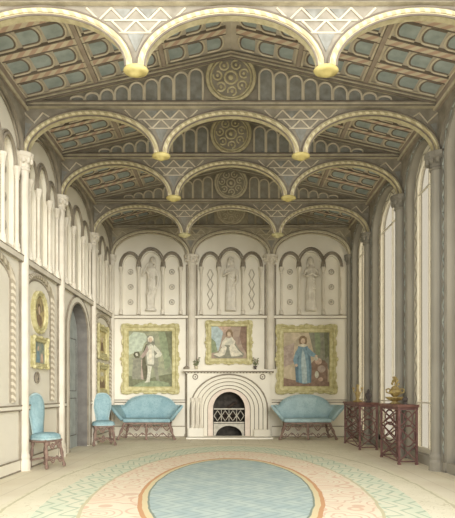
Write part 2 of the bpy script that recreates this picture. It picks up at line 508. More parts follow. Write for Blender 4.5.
# --- end wall
FU = -0.05                    # fireplace centre
wb = MB(back)
FOP = (FU, 0.46, 0.0, 0.70, 0.48)
for a, c, ops in ((-3.4, -1.0, []), (-1.0, 1.0, [FOP]), (1.0, 3.4, [])):
    perforated(wb, a, c, 0, STR, ops, -0.5, 0)
wb.box(-3.4, 3.4, STR, 6.2, -0.5, -0.06)
BB = [(-2.0, 1.0), (0.0, 0.97), (2.0, 1.0)]
for (uc, k), (a, c) in zip(BB, ((-3.0, -1.0), (-1.0, 1.0), (1.0, 3.0))):
    perforated(wb, a, c, STR, 5.36, arcade_ops(uc, 1.0), -0.06, 0)
wb.box(-3.0, 3.0, 5.36, 6.2, -0.06, 0)
wb = struct(wb.build('wall_back', 'stone'))
for (uc, k), d in zip(BB, ('rosette', 'chevron', 'rosette')): arcade(back, uc, 1.0, wb, d, ML)
for u in (-0.98, 0.98): shaft(back, u, 1.69, ZS, wb, ('shaft', 'bead', 'shaft'), 0.095, 0.02)
rail(back, [(-3.0, 3.0)], STR - 0.02, 0.07, 0.05, 'trim_3', 'stone')
rail(back, [(-3.0, -1.12), (1.02, 3.0)], 0.90, 0.05, 0.03, 'trim_4', 'stone')
rail(back, [(-3.0, -1.12), (1.02, 3.0)], 0.14, 0.26, 0.03, 'baseboard_back', 'stone')
b = MB(back)                                   # a slim shaft running on to the floor left of the chimneypiece
b.lathe([(0.06, 0), (0.06, 0.06), (0.04, 0.1), (0.04, 1.6), (0.085, 1.63), (0.085, 1.74), (0.04, 1.77)], (-1.10, 0, 0.05), 10, axis='v')
b.build('slim_shaft', 'bead', wb)

# --- right wall with its tall round-headed windows
wr = MB(right)
wr.box(4.3, T[0], 0, 5.36, -0.25, 0)
WOPS = []
for (a, c) in bays:
    uc, hw = (a + c) / 2, (c - a) / 2 - 0.22
    WOPS.append((uc, hw, 0.14, 4.42, 0.62))
    perforated(wr, a, c, 0, 5.36, [WOPS[-1]], -0.25, 0)
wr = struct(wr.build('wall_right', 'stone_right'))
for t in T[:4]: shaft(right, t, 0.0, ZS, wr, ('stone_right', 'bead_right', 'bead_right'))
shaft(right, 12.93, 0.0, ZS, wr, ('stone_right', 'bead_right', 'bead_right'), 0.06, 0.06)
for (a, c), (uc, hw, vb, vs, ri) in zip(bays, WOPS):
    m = MB(right)
    s = MB(right)
    arc = [(a, ZS + 0.02)] + ell(uc, (c - a) / 2 - 0.03, ZS + 0.02, 0.60, 20) + [(c, ZS + 0.02)]
    s.band(arc, flatline(arc, 5.36), 0.0, 0.03); s.build('wall_spandrel', 'spandrel', wr)
    for d, r in ((0.02, 0.02), (0.10, 0.022)):
        m.tube([(p[0], p[1], 0.012) for p in stilt(uc, hw + d, vb, vs, ri + d * 0.8)], r, 6)
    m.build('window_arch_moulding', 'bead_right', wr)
for i, (uc, hw, vb, vs, ri) in enumerate(WOPS):
    b = MB(right)                              # outer frame
    b.band(stilt(uc, hw - 0.13, vb, vs, ri - 0.13), stilt(uc, hw, vb, vs, ri), -0.18, -0.12)
    b.box(uc - hw, uc + hw, vb, vb + 0.08, -0.18, -0.12)
    win = struct(b.build('window_%d' % (i + 1), 'sash'))
    g = MB(right)                              # glazing bars
    g.box(uc - 0.011, uc + 0.011, vb + 0.08, vs + ri - 0.06, -0.165, -0.135)
    for v in (0.95, 4.42):
        g.box(uc - hw + 0.12, uc + hw - 0.12, v - 0.011, v + 0.011, -0.163, -0.137)
    g.build('glazing_bar', 'sash', win)
    p = MB(right)
    p.poly(stilt(uc, hw - 0.12, vb + 0.07, vs, ri - 0.12), -0.152, -0.148)
    p.build('glass_pane', 'glass', win)
    z = MB(right)                              # zigzag moulding round the frame, and one on the inner arris
    def zig(hw_, ri_, amp, step, w, r):
        base = []
        v = vb + 0.1
        L = [(uc - hw_, v0) for v0 in [vb + 0.1 + j * step for j in range(int((vs - vb - 0.1) / step))]]
        A = ell(uc, hw_, vs, ri_, int(2.4 * hw_ / step) // 2 * 2)
        R = [(uc + hw_, q[1]) for q in reversed(L)]
        P = L + A + R
        o_ = []
        for j, q in enumerate(P):
            n = Vector((q[0] - uc, max(0, q[1] - vs) * hw_ / ri_)); n = n.normalized() if n.length else Vector((1, 0))
            d = amp if j % 2 else -amp
            o_.append((q[0] + n.x * d, q[1] + n.y * d, w))
        z.tube(o_, r, 5)
    zig(hw - 0.065, ri - 0.065, 0.045, 0.13, -0.118, 0.013)
    z.build('chevron_moulding', 'chevron', win)
    z = MB(right)
    zig(hw + 0.06, ri + 0.05, 0.035, 0.11, 0.014, 0.016)
    z.build('inner_chevron', 'chevron_teal', win)
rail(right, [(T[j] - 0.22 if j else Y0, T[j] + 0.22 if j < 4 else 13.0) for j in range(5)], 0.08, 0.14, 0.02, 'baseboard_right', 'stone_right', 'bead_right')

# ------------------------------------------------------------------ ceiling: two slopes, ribs, coffers
SL = math.hypot(HW, ZR - ZW)
def slope(sgn):
    cx, cz = HW / SL, (ZR - ZW) / SL
    def f(s, y, d):          # s up the slope from the wall, y into the room, d downwards from the soffit
        return (sgn * (HW - s * cx + 0) - sgn * d * cz, y, ZW + s * cz - d * cx)
    return f
ce = MB()
for sgn in (-1, 1):
    ce.f = slope(sgn); ce.box(-0.45, SL, Y0, 13.4, -0.12, 0.0)
ce = struct(ce.build('ceiling', 'ceil'))
for sgn in (-1, 1):
    f = slope(sgn)
    purl = [0.04, 1.11, 2.10]
    for s0 in purl:
        b = MB(f)
        b.box(s0 - 0.03, s0 + 0.03, Y0, 13.0, 0.0, 0.055)
        b.build('purlin', 'purlin', ce)
        g = MB(f)
        for e in (-0.05, 0.05): g.box(s0 + e - 0.014, s0 + e + 0.014, Y0, 13.0, 0.0, 0.035)
        g.build('purlin_bead', 'ceil_pale', ce)
    for (a, c) in bays:
        n = 4
        pitch = (c - a - 0.14) / n
        st, pl, dk, pa = MB(f), MB(f), MB(f), MB(f)
        for j in range(n):
            y0 = a + 0.07 + j * pitch
            st.box(0.1, SL - 0.08, y0 + 0.012, y0 + pitch * 0.24, 0.0, 0.03)
            for e in (0.0, pitch * 0.26):
                dk.box(0.1, SL - 0.08, y0 + e - 0.008, y0 + e + 0.008, 0.0, 0.036)
            yc = y0 + pitch * 0.63; hw = pitch * 0.26
            for (sa, sb, cnt) in ((0.10, 1.03, 3), (1.18, 2.03, 3), (2.17, SL - 0.1, 3)):
                ln = (sb - sa) / cnt
                for q in range(cnt):
                    s0, s1 = sa + q * ln + 0.03, sa + (q + 1) * ln - 0.035
                    r = hw * 0.55
                    U = [(s0, yc - hw)] + [(s1 - r + r * math.sin(t), yc - hw * math.cos(t)) for t in [PI * i / 10 for i in range(11)]] + [(s0, yc + hw)]
                    pl.poly(U, 0.0, 0.012)
                    dk.tube([(p[0], p[1], 0.012) for p in U], 0.0125, 5)
                    h2, r2 = hw + 0.032, r + 0.022
                    U2 = [(s0, yc - h2)] + [(s1 - r + r2 * math.sin(t), yc - h2 * math.cos(t)) for t in [PI * i / 10 for i in range(11)]] + [(s0, yc + h2)]
                    pa.tube([(p[0], p[1], 0.008) for p in U2], 0.017, 5)
        pl.build('coffer_panel', 'coffer', ce)
        st.build('striped_band', 'stripe', ce)
        dk.build('coffer_outline', 'ceil_dark', ce)
        pa.build('coffer_moulding', 'ceil_pale', ce)
# cornices where roof and side walls meet
for f, nm, mt in ((left, 'trim_5', 'purlin'), (right, 'trim_6', 'purlin')):
    b = MB(f); b.box(Y0, 13.0, 5.16, 5.30, 0.0, 0.09)
    o = struct(b.build(nm, mt))
    g = MB(f); g.tube([(Y0, 5.17, 0.09), (13.0, 5.17, 0.09)], 0.022, 6); g.build('cornice_bead', 'tie', o)

# ------------------------------------------------------------------ roof trusses
def truss(Y, label, far=0, pend=True):
    f = (lambda Y: (lambda u, v, w: (u, Y - w, v)))(Y)
    root = thing('roof_truss', label, 'roof truss', (0, Y, ZS), 0, 'roof trusses under the ceiling')
    mats = [('tie', 'gilt_arch', 'spandrel', 'lancet', 'pendant'), ('tie_far', 'gilt_arch_far', 'spandrel', 'lancet_far', 'gilt'), ('tie_far', 'gilt_arch_far', 'spandrel_far', 'lancet_far', 'gilt_arch_far')][far]  # farther trusses take colours with distance haze painted in
    X = HW - 0.005
    D0, D1 = -0.05, 0.05
    # tie beam
    b = MB(f); b.box(-X, X, ZT0, ZT1, D0, 0.06); b.build('tie_beam', mats[0], root)
    b = MB(f)
    for z, r in ((ZT0 + 0.015, 0.016), (ZT1 - 0.01, 0.02)): b.tube([(-X + 0.02, z, 0.06), (X - 0.02, z, 0.06)], r * 0.8, 5)
    b.build('beam_bead', 'ceil_dark' if far == 0 else 'bead', root)
    # gable field with rafters
    apex, eave = ZR - 0.06, ZW - 0.03
    sl = (apex - eave) / X
    b = MB(f); b.poly([(-X, ZT1), (-X, eave + 0.02), (0, apex), (X, eave + 0.02), (X, ZT1)], -0.05, 0.0); b.build('gable_field', mats[2], root)
    for sg in (-1, 1):
        b = MB(f)
        lo = [(sg * X, eave - 0.045), (0, apex - 0.075)]; hi = [(sg * X, eave + 0.03), (0, apex + 0.005)]
        b.band(lo, hi, D0, 0.075); b.build('rafter', 'tie_far' if far else 'tie', root)
        b = MB(f); b.tube([(sg * (X - 0.05), eave - 0.05, 0.07), (0, apex - 0.09, 0.07)], 0.016, 5)
        b.tube([(sg * (X - 0.05), eave + 0.0, 0.078), (0, apex - 0.04, 0.078)], 0.012, 5)
        b.build('rafter_bead', 'ceil_dark' if far == 0 else 'bead', root)
        pn, ol = MB(f), MB(f)
        u = 0.50
        while u < 2.45:
            top = apex - 0.105 - sl * (u + 0.06)
            if top - ZT1 < 0.07: break
            hw = 0.08
            rise = min(0.08, (top - ZT1 - 0.03) * 0.6)
            P = stilt(sg * u, hw, ZT1 + 0.01, top - rise, rise, 10)
            pn.poly(P, 0.0, 0.012)
            P2 = stilt(sg * u, hw + 0.018, ZT1 + 0.01, top - rise, rise + 0.02, 10)
            ol.tube([(p[0], p[1], 0.012) for p in P2], 0.016, 5)
            u += 0.212
        pn.build('lancet_panel', mats[3], root)
        ol.build('lancet_moulding', 'ceil_pale' if far < 2 else 'spandrel_far', root)
    # medallion
    zc, R = ZT1 + 0.345, 0.335
    b = MB(f)
    b.poly([(R * math.cos(2 * PI * i / 36), zc + R * math.sin(2 * PI * i / 36)) for i in range(36)], 0.0, 0.03)
    med = b.build('medallion', mats[2], root)
    b = MB(f)
    for r, t, w in ((R, 0.026, 0.04), (R * 0.86, 0.014, 0.035)):
        b.tube([(r * math.cos(2 * PI * i / 36), zc + r * math.sin(2 * PI * i / 36), w) for i in range(36)], t, 6, True)
    b.build('medallion_rim', mats[1], med)
    b = MB(f)
    b.tube([(0.09 * math.cos(2 * PI * i / 14), zc + 0.09 * math.sin(2 * PI * i / 14), 0.035) for i in range(14)], 0.017, 5, True)
    b.ball((0, zc, 0.035), (0.04, 0.04, 0.03))
    for k in range(7):
        a = 2 * PI * k / 7 + 0.3; cx, cz = 0.195 * math.cos(a), zc + 0.195 * math.sin(a)
        b.tube([(cx + 0.062 * math.cos(2 * PI * i / 10 + a), cz + 0.062 * math.sin(2 * PI * i / 10 + a), 0.035) for i in range(9)], 0.014, 5)
        b.ball((cx, cz, 0.035), (0.024, 0.024, 0.02), 6, 4)
    b.build('medallion_scroll', mats[1], med)
    # three arches below the beam, spandrels and lattice
    arches = [(-2.0, 0.985), (0.0, 0.985), (2.0, 0.985)]
    for uc, hw in arches:
        inn = ell(uc, hw - 0.085, ZS, 0.535, 24); out = ell(uc, hw, ZS, 0.62, 24)
        b = MB(f); b.band(inn, out, -0.05, 0.05); rb = b.build('arch_rib', mats[1], root)
        b = MB(f)
        for d, r in ((0.085, 0.011), (0.0, 0.011)):
            b.tube([(p[0], p[1], 0.05) for p in ell(uc, hw - d, ZS, 0.62 - d, 24)], r, 5)
        b.build('rib_edge', 'ceil_dark' if far == 0 else 'bead', rb)
        b = MB(f); b.tube([(p[0], p[1], 0.05) for p in ell(uc, hw - 0.043, ZS, 0.577, 24)], 0.021, 6); b.build('rib_rope', 'ropegilt' if far < 2 else 'gilt_arch_far', rb)
        b = MB(f); arc = [(uc - 1.0, ZS)] + out + [(uc + 1.0, ZS)]
        if uc < -1: arc[0] = (-X, ZS)
        if uc > 1: arc[-1] = (X, ZS)
        b.band(arc, flatline(arc, ZT0 + 0.01), -0.05, 0.0); b.build('spandrel', mats[2], root)
    LMT = 'ceil_pale' if far < 2 else 'gilt_arch_far'
    def clear(u, z):          # stays above the arch extrados
        for uc, hw in arches:
            if abs(u - uc) < hw and z < ZS + 0.64 * math.sqrt(max(0, 1 - ((u - uc) / hw) ** 2)): return False
        return abs(u) < X - 0.03
    for P in (-1, 1):
        zz = MB(f)
        for z0, z1, half in ((5.16, 5.03, 4), (5.03, 4.90, 3), (4.90, 4.77, 2)):
            for k in range(-half, half):
                p, q = (P + k * 0.13, z0 if k % 2 == 0 else z1), (P + (k + 1) * 0.13, z0 if k % 2 else z1)
                if clear(*p) and clear(*q): zz.tube([(p[0], p[1], 0.006), (q[0], q[1], 0.006)], 0.011, 5)
        zz.tube([(P - 0.33, 5.03, 0.006), (P + 0.33, 5.03, 0.006)], 0.009, 5); zz.tube([(P - 0.19, 4.90, 0.006), (P + 0.19, 4.90, 0.006)], 0.009, 5)
        zz.build('lattice_moulding', LMT, root)
        MB(f).poly([(P - 0.09, 4.89), (P + 0.09, 4.89), (P, 4.70)], 0.0, 0.008).build('spandrel_inlay', mats[3], root)
        for s in (-1, 1): MB(f).poly([(P + s * 0.04, 5.15), (P + s * 0.22, 5.15), (P + s * 0.13, 5.05)], 0.0, 0.008).build('spandrel_inlay', mats[3], root)
    for sg in (-1, 1):
        e = sg * X; zz = MB(f)
        zz.tube([(e - sg * 0.04, 5.12, 0.006), (e - sg * 0.18, 4.98, 0.006), (e - sg * 0.30, 5.12, 0.006), (e - sg * 0.42, 5.04, 0.006)], 0.014, 5)
        MB(f).poly([(e - sg * 0.05, 4.98), (e - sg * 0.14, 4.96), (e - sg * 0.05, 4.80)], 0.0, 0.008).build('spandrel_inlay', mats[3], root)
        zz.build('lattice_moulding', LMT, root)
    if pend:
        for P in (-1, 1):
            b = MB(f)
            b.lathe([(0.02, ZS - 0.085), (0.05, ZS - 0.075), (0.085, ZS - 0.05), (0.12, ZS - 0.045), (0.135, ZS - 0.02), (0.12, ZS + 0.005), (0.07, ZS + 0.02)], (P, 0, 0.0), 14, axis='v', sy=0.7)
            b.build('pendant_boss', mats[4], root, smooth=True)
    return root
truss(T[0], 'nearest gilded roof truss, only its arches and hanging bosses in view at the top', 0)
truss(T[1], 'large gilded roof truss with the biggest round medallion over its tie beam', 0)
truss(T[2], 'second complete roof truss from the front, medallion seen through the biggest central arch', 0)
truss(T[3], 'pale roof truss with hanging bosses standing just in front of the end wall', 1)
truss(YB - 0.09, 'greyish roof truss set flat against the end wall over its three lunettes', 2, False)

# ------------------------------------------------------------------ statues in the end-wall niches
def statue(u, label, pose):
    root_z = 3.14
    f = lambda a, b_, c: (u + a * 0.96, YB - 0.035 - b_ * 0.95, root_z + c * 0.97)
    b = MB(f)
    b.lathe([(0.15, 0.0), (0.15, 0.05), (0.13, 0.06)], (0, 0, 0), 14, sy=0.75)                # plinth
    sway = {'raised': 0.03, 'crossed': 0.0, 'clasped': -0.01}[pose]
    prof = [(0.135, 0.05), (0.14, 0.15), (0.125, 0.4), (0.12, 0.62), (0.125, 0.74), (0.105, 0.88), (0.125, 1.02), (0.13, 1.09), (0.07, 1.15), (0.045, 1.18), (0.043, 1.22)]
    if pose == 'raised':
        prof = [(0.07, 0.05), (0.08, 0.2), (0.10, 0.42)] + prof[3:]
    b.lathe(prof, (sway * 0.5, 0, 0), 16, sy=0.62)
    for k in range(9):                                                                         # folds of the robe
        a = 2 * PI * k / 9; top = 0.85 if pose != 'raised' else 0.8
        lo = 0.05 if pose != 'raised' else 0.42
        b.tube([(math.cos(a) * 0.13, math.sin(a) * 0.08, lo), (math.cos(a) * 0.12 + sway, math.sin(a) * 0.075, 0.5), (math.cos(a) * 0.10 + sway, math.sin(a) * 0.065, top)], 0.016, 5)
    if pose == 'raised':
        for s in (-1, 1):
            b.tube([(s * 0.06, 0, 0.46), (s * 0.062, 0.02, 0.25), (s * 0.06, 0, 0.08)], [0.06, 0.045, 0.035], 8)
            b.ball((s * 0.065, 0.05, 0.07), (0.035, 0.07, 0.03))
    hx = sway + (0.02 if pose == 'raised' else -0.01)
    b.ball((hx, 0.01, 1.30), (0.068, 0.078, 0.092), 12, 8)
    b.ball((hx, 0.085, 1.295), (0.014, 0.02, 0.024), 6, 5)                                      # nose
    b.ball((hx, 0.066, 1.25), (0.028, 0.02, 0.018), 6, 5)
    b.ball((hx, -0.02, 1.33), (0.078, 0.08, 0.08), 10, 6)                                       # hair
    b.tube([(hx - 0.06, -0.02, 1.32), (hx - 0.07, 0.0, 1.2), (-0.08, 0.0, 1.12)], 0.028, 6)
    b.tube([(hx + 0.06, -0.02, 1.32), (hx + 0.07, 0.0, 1.2), (0.08, 0.0, 1.12)], 0.028, 6)
    R = [0.042, 0.037, 0.03, 0.024]
    if pose == 'raised':
        arms = [[(-0.13, 0, 1.07), (-0.21, 0.03, 0.92), (-0.15, 0.08, 1.04), (-0.08, 0.09, 1.16)], [(0.13, 0, 1.07), (0.19, 0.01, 0.86), (0.19, 0.05, 0.70), (0.17, 0.06, 0.62)]]
    elif pose == 'crossed':
        arms = [[(-0.13, 0, 1.07), (-0.19, 0.03, 0.90), (-0.10, 0.11, 0.95), (0.0, 0.12, 1.0)], [(0.13, 0, 1.07), (0.17, 0.03, 0.86), (0.15, 0.07, 0.74), (0.10, 0.10, 0.68)]]
    else:
        arms = [[(-0.13, 0, 1.07), (-0.19, 0.03, 0.92), (-0.12, 0.11, 0.88), (-0.03, 0.12, 0.93)], [(0.13, 0, 1.07), (0.19, 0.03, 0.92), (0.12, 0.11, 0.88), (0.03, 0.12, 0.95)]]
    for a in arms:
        b.tube(a, R, 7)
        e, p = Vector(a[3]), Vector(a[2]); d = (e - p).normalized()
        side = d.cross(Vector((0, 1, 0))).normalized() if abs(d.y) < 0.95 else Vector((1, 0, 0))
        b.ball(e + d * 0.02, (0.026, 0.018, 0.03), 6, 5)
        for q in range(4):
            o_ = side * (q - 1.5) * 0.013
            b.tube([e + o_ + d * 0.03, e + o_ + d * (0.062 + 0.006 * (q in (1, 2))), e + o_ * 0.9 + d * 0.08 - Vector((0, 0.012, 0))], 0.007, 5)
        b.tube([e + side * 0.02, e + side * 0.045 + d * 0.03], 0.008, 5)
    for q in range(5):                                                                          # diagonal drapery
        b.tube([(-0.11 + q * 0.02, 0.05, 1.0 - q * 0.07), (0.02, 0.085, 0.86 - q * 0.08), (0.11, 0.05, 0.80 - q * 0.08)], 0.013, 5)
    o = b.build('statue', 'statue', None, remesh=0.011)
    return tag(o, label, 'statue', 'niche statues on the end wall')
statue(-2.0, 'stone statue with one arm raised to the chin, left niche of end wall', 'raised')
statue(0.0, 'robed stone statue in the middle niche above the fireplace, one arm across the chest', 'crossed')
statue(2.0, 'robed stone statue with hands clasped in the right-hand niche of the end wall', 'clasped')

# ------------------------------------------------------------------ pictures
def cpoly(b, pts, w): b.poly(pts, w, w + 0.004)
def frame_parts(root, f, uc, vc, hw, hh, bar, mat='gilt', rough=1.0, oval=False):
    b = MB(f)
    if oval:
        n = 32
        def E(k): return [(uc + (hw - k) * math.cos(2 * PI * i / n), vc + (hh - k) * math.sin(2 * PI * i / n)) for i in range(n)]
        b.band(E(bar), E(0), 0.0, 0.045, True)
        for k, r, w in ((bar * 0.25, bar * 0.28, 0.045), (bar * 0.9, bar * 0.14, 0.045)):
            b.tube([(p[0], p[1], w) for p in E(k)], r, 6, True)
        fr = b.build('frame', mat, root)
        o = MB(f)
        for i in range(0, n, 2):
            p = E(bar * 0.2)[i]; o.ball((p[0], p[1], 0.05), (bar * 0.3, bar * 0.3, 0.02), 6, 4)
        o.build('carved_ornament', mat, fr)
        c = MB(f); c.poly(E(bar * 0.8), 0.005, 0.02)
        return fr, c
    def Rr(k): return [(uc - hw + k, vc - hh + k), (uc + hw - k, vc - hh + k), (uc + hw - k, vc + hh - k), (uc - hw + k, vc + hh - k)]
    b.band(Rr(bar), Rr(0), 0.0, 0.05, True)
    b.tube([(p[0], p[1], 0.05) for p in Rr(bar * 0.28)], bar * 0.22, 6, True)
    b.tube([(p[0], p[1], 0.045) for p in Rr(bar * 0.92)], bar * 0.12, 6, True)
    fr = b.build('frame', mat, root)
    for (a, c) in Rr(bar * 0.2):                  # rocaille corners, cartouches and a wavy edge
        sa, sc = (1 if a > uc else -1), (1 if c > vc else -1)
        o = MB(f)
        o.ball((a, c, 0.055), (bar * 0.52, bar * 0.52, 0.035), 8, 5)
        o.tube([(a - sa * bar * 1.5, c + sc * bar * 0.15, 0.055), (a - sa * bar * 0.6, c + sc * bar * 0.38, 0.06), (a + sa * bar * 0.25, c + sc * bar * 0.25, 0.06), (a + sa * bar * 0.38, c - sc * bar * 0.6, 0.06), (a + sa * bar * 0.15, c - sc * bar * 1.5, 0.055)], bar * 0.17, 6)
        o.build('corner_scroll', mat, fr)
    for (a, c) in ((uc, vc + hh), (uc, vc - hh), (uc - hw, vc), (uc + hw, vc)):
        o = MB(f)
        o.ball((a, c, 0.05), (bar * 0.5, bar * 0.42, 0.03), 8, 5)
        for s in (-1, 1):
            if a == uc: o.ball((a + s * bar * 0.75, c, 0.045), (bar * 0.5, bar * 0.25, 0.025), 8, 5)
            else: o.ball((a, c + s * bar * 0.75, 0.045), (bar * 0.25, bar * 0.5, 0.025), 8, 5)
        o.build('cartouche', mat, fr)
    for s in (-1, 1):
        for t in (-0.5, 0.5):
            MB(f).ball((uc + s * (hw - 0.0), vc + t * hh, 0.04), (bar * 0.22, bar * 0.6, 0.025), 8, 5).build('edge_lobe', mat, fr)
            MB(f).ball((uc + t * hw, vc + s * hh, 0.04), (bar * 0.6, bar * 0.22, 0.025), 8, 5).build('edge_lobe', mat, fr)
    c = MB(f); c.box(uc - hw + bar * 0.8, uc + hw - bar * 0.8, vc - hh + bar * 0.8, vc + hh - bar * 0.8, 0.005, 0.02)
    return fr, c

def blob(uc, vc, a, b_, n=14, rot=0.0):
    return [(uc + a * math.cos(t) * math.cos(rot) - b_ * math.sin(t) * math.sin(rot), vc + a * math.cos(t) * math.sin(rot) + b_ * math.sin(t) * math.cos(rot)) for t in [2 * PI * i / n for i in range(n)]]
def paint(f, parent, shapes):
    for i, (nm, col, pts) in enumerate(shapes):
        if col not in M: M[col] = wash('paint_' + col, PAINT[col], tuple(int(v * 0.86) for v in PAINT[col]), 14.0)
        MB(f).poly(pts, 0.0195, 0.0215 + i * 0.0006).build(nm, col, parent)
PAINT = {'p_pale': (214, 210, 188), 'p_grey': (150, 148, 128), 'p_dark': (110, 106, 86), 'p_skin': (216, 192, 164), 'p_blue': (138, 164, 172), 'p_bluepale': (186, 200, 196),
         'p_brown': (150, 128, 100), 'p_hair': (120, 104, 80), 'p_rose': (206, 178, 156), 'p_green': (150, 160, 126), 'p_sky': (196, 204, 180), 'p_plum': (150, 126, 108), 'p_cream': (226, 218, 194), 'p_olive': (128, 130, 102), 'p_rosegrey': (184, 166, 150), 'p_bluedark': (112, 136, 146)}

# left large portrait: standing figure in pale dress, cloak and hose, leaning on a pedestal
M['cv1'] = make_canvas('portrait_ground_green', (150, 152, 124), (130, 132, 106), (164, 164, 132), 3.2)
r = thing('framed_painting', 'tall gilt-framed portrait of a pale standing figure, on end wall left of fireplace', 'painting', (-2.01, YB, 1.95), 0, 'pictures on the end wall')
fr, c = frame_parts(r, back, -2.01, 1.95, 0.69, 0.84, 0.15)
cv = c.build('canvas', 'cv1', r)
U, V = -2.01, 1.95
def sh(pts): return [(U + a, V + b) for a, b in pts]
paint(back, cv, [
    ('painted_sky', 'p_sky', sh([(-0.55, 0.1), (-0.55, 0.55), (-0.42, 0.68), (-0.15, 0.64), (-0.05, 0.5), (-0.16, 0.38), (-0.22, 0.2), (-0.38, 0.16)])),
    ('painted_tree', 'p_green', sh([(0.2, 0.68), (0.52, 0.68), (0.55, 0.2), (0.47, -0.2), (0.36, -0.3), (0.33, 0.0), (0.25, 0.3)])),
    ('painted_tree', 'p_olive', sh([(0.36, 0.68), (0.55, 0.68), (0.55, -0.1), (0.46, 0.1), (0.43, 0.4)])),
    ('painted_bank', 'p_olive', sh([(-0.55, -0.69), (-0.55, -0.42), (-0.3, -0.46), (-0.05, -0.5), (0.2, -0.42), (0.55, -0.36), (0.55, -0.69)])),
    ('painted_path', 'p_green', sh([(-0.45, -0.69), (-0.2, -0.56), (0.2, -0.54), (0.45, -0.6), (0.5, -0.69)])),
    ('painted_pedestal', 'p_grey', sh([(-0.46, -0.5), (-0.43, -0.02), (-0.47, 0.02), (-0.14, 0.02), (-0.18, -0.02), (-0.14, -0.52)])),
    ('painted_pedestal', 'p_rosegrey', sh([(-0.24, -0.5), (-0.23, -0.02), (-0.18, -0.02), (-0.14, -0.52)])),
    ('painted_urn', 'p_dark', sh([(-0.38, 0.02), (-0.43, 0.1), (-0.40, 0.17), (-0.30, 0.19), (-0.25, 0.1), (-0.29, 0.02)])),
    ('painted_urn', 'p_pale', sh([(-0.36, 0.07), (-0.38, 0.13), (-0.33, 0.15), (-0.31, 0.08)])),
    ('painted_cloak', 'p_dark', sh([(0.0, 0.42), (-0.12, 0.36), (-0.2, 0.12), (-0.21, -0.2), (-0.17, -0.52), (-0.05, -0.5), (0.02, -0.1)])),
    ('painted_leg', 'p_grey', sh([(0.04, -0.08), (0.10, -0.32), (0.15, -0.53), (0.27, -0.57), (0.21, -0.5), (0.19, -0.3), (0.17, -0.06)])),
    ('painted_leg', 'p_pale', sh([(-0.08, -0.08), (-0.07, -0.32), (-0.1, -0.54), (-0.15, -0.59), (-0.02, -0.58), (0.01, -0.32), (0.06, -0.08)])),
    ('painted_coat', 'p_grey', sh([(-0.10, -0.16), (-0.14, 0.12), (-0.10, 0.34), (0.0, 0.41), (0.10, 0.37), (0.2, 0.2), (0.17, 0.06), (0.22, -0.16), (0.08, -0.20)])),
    ('painted_coat', 'p_pale', sh([(-0.07, -0.13), (-0.10, 0.12), (-0.06, 0.33), (0.01, 0.38), (0.07, 0.33), (0.10, 0.05), (0.09, -0.14)])),
    ('painted_waistcoat', 'p_cream', sh([(-0.03, -0.06), (-0.04, 0.2), (0.0, 0.33), (0.04, 0.2), (0.04, -0.06)])),
    ('painted_arm', 'p_pale', sh([(0.09, 0.36), (0.2, 0.25), (0.29, 0.12), (0.25, 0.06), (0.13, 0.02), (0.11, 0.07), (0.17, 0.14), (0.07, 0.24)])),
    ('painted_arm', 'p_rosegrey', sh([(-0.08, 0.34), (-0.15, 0.2), (-0.25, 0.06), (-0.20, 0.01), (-0.11, 0.1), (-0.04, 0.24)])),
    ('painted_hair', 'p_grey', sh([(-0.07, 0.38), (-0.10, 0.5), (-0.06, 0.58), (0.02, 0.6), (0.09, 0.55), (0.1, 0.46), (0.12, 0.36), (0.05, 0.40)])),
    ('painted_hair', 'p_cream', sh([(-0.06, 0.42), (-0.07, 0.52), (-0.02, 0.575), (0.05, 0.565), (0.08, 0.5), (0.07, 0.42), (0.03, 0.5)])),
    ('painted_face', 'p_skin', blob(U + 0.0, V + 0.475, 0.046, 0.062))])
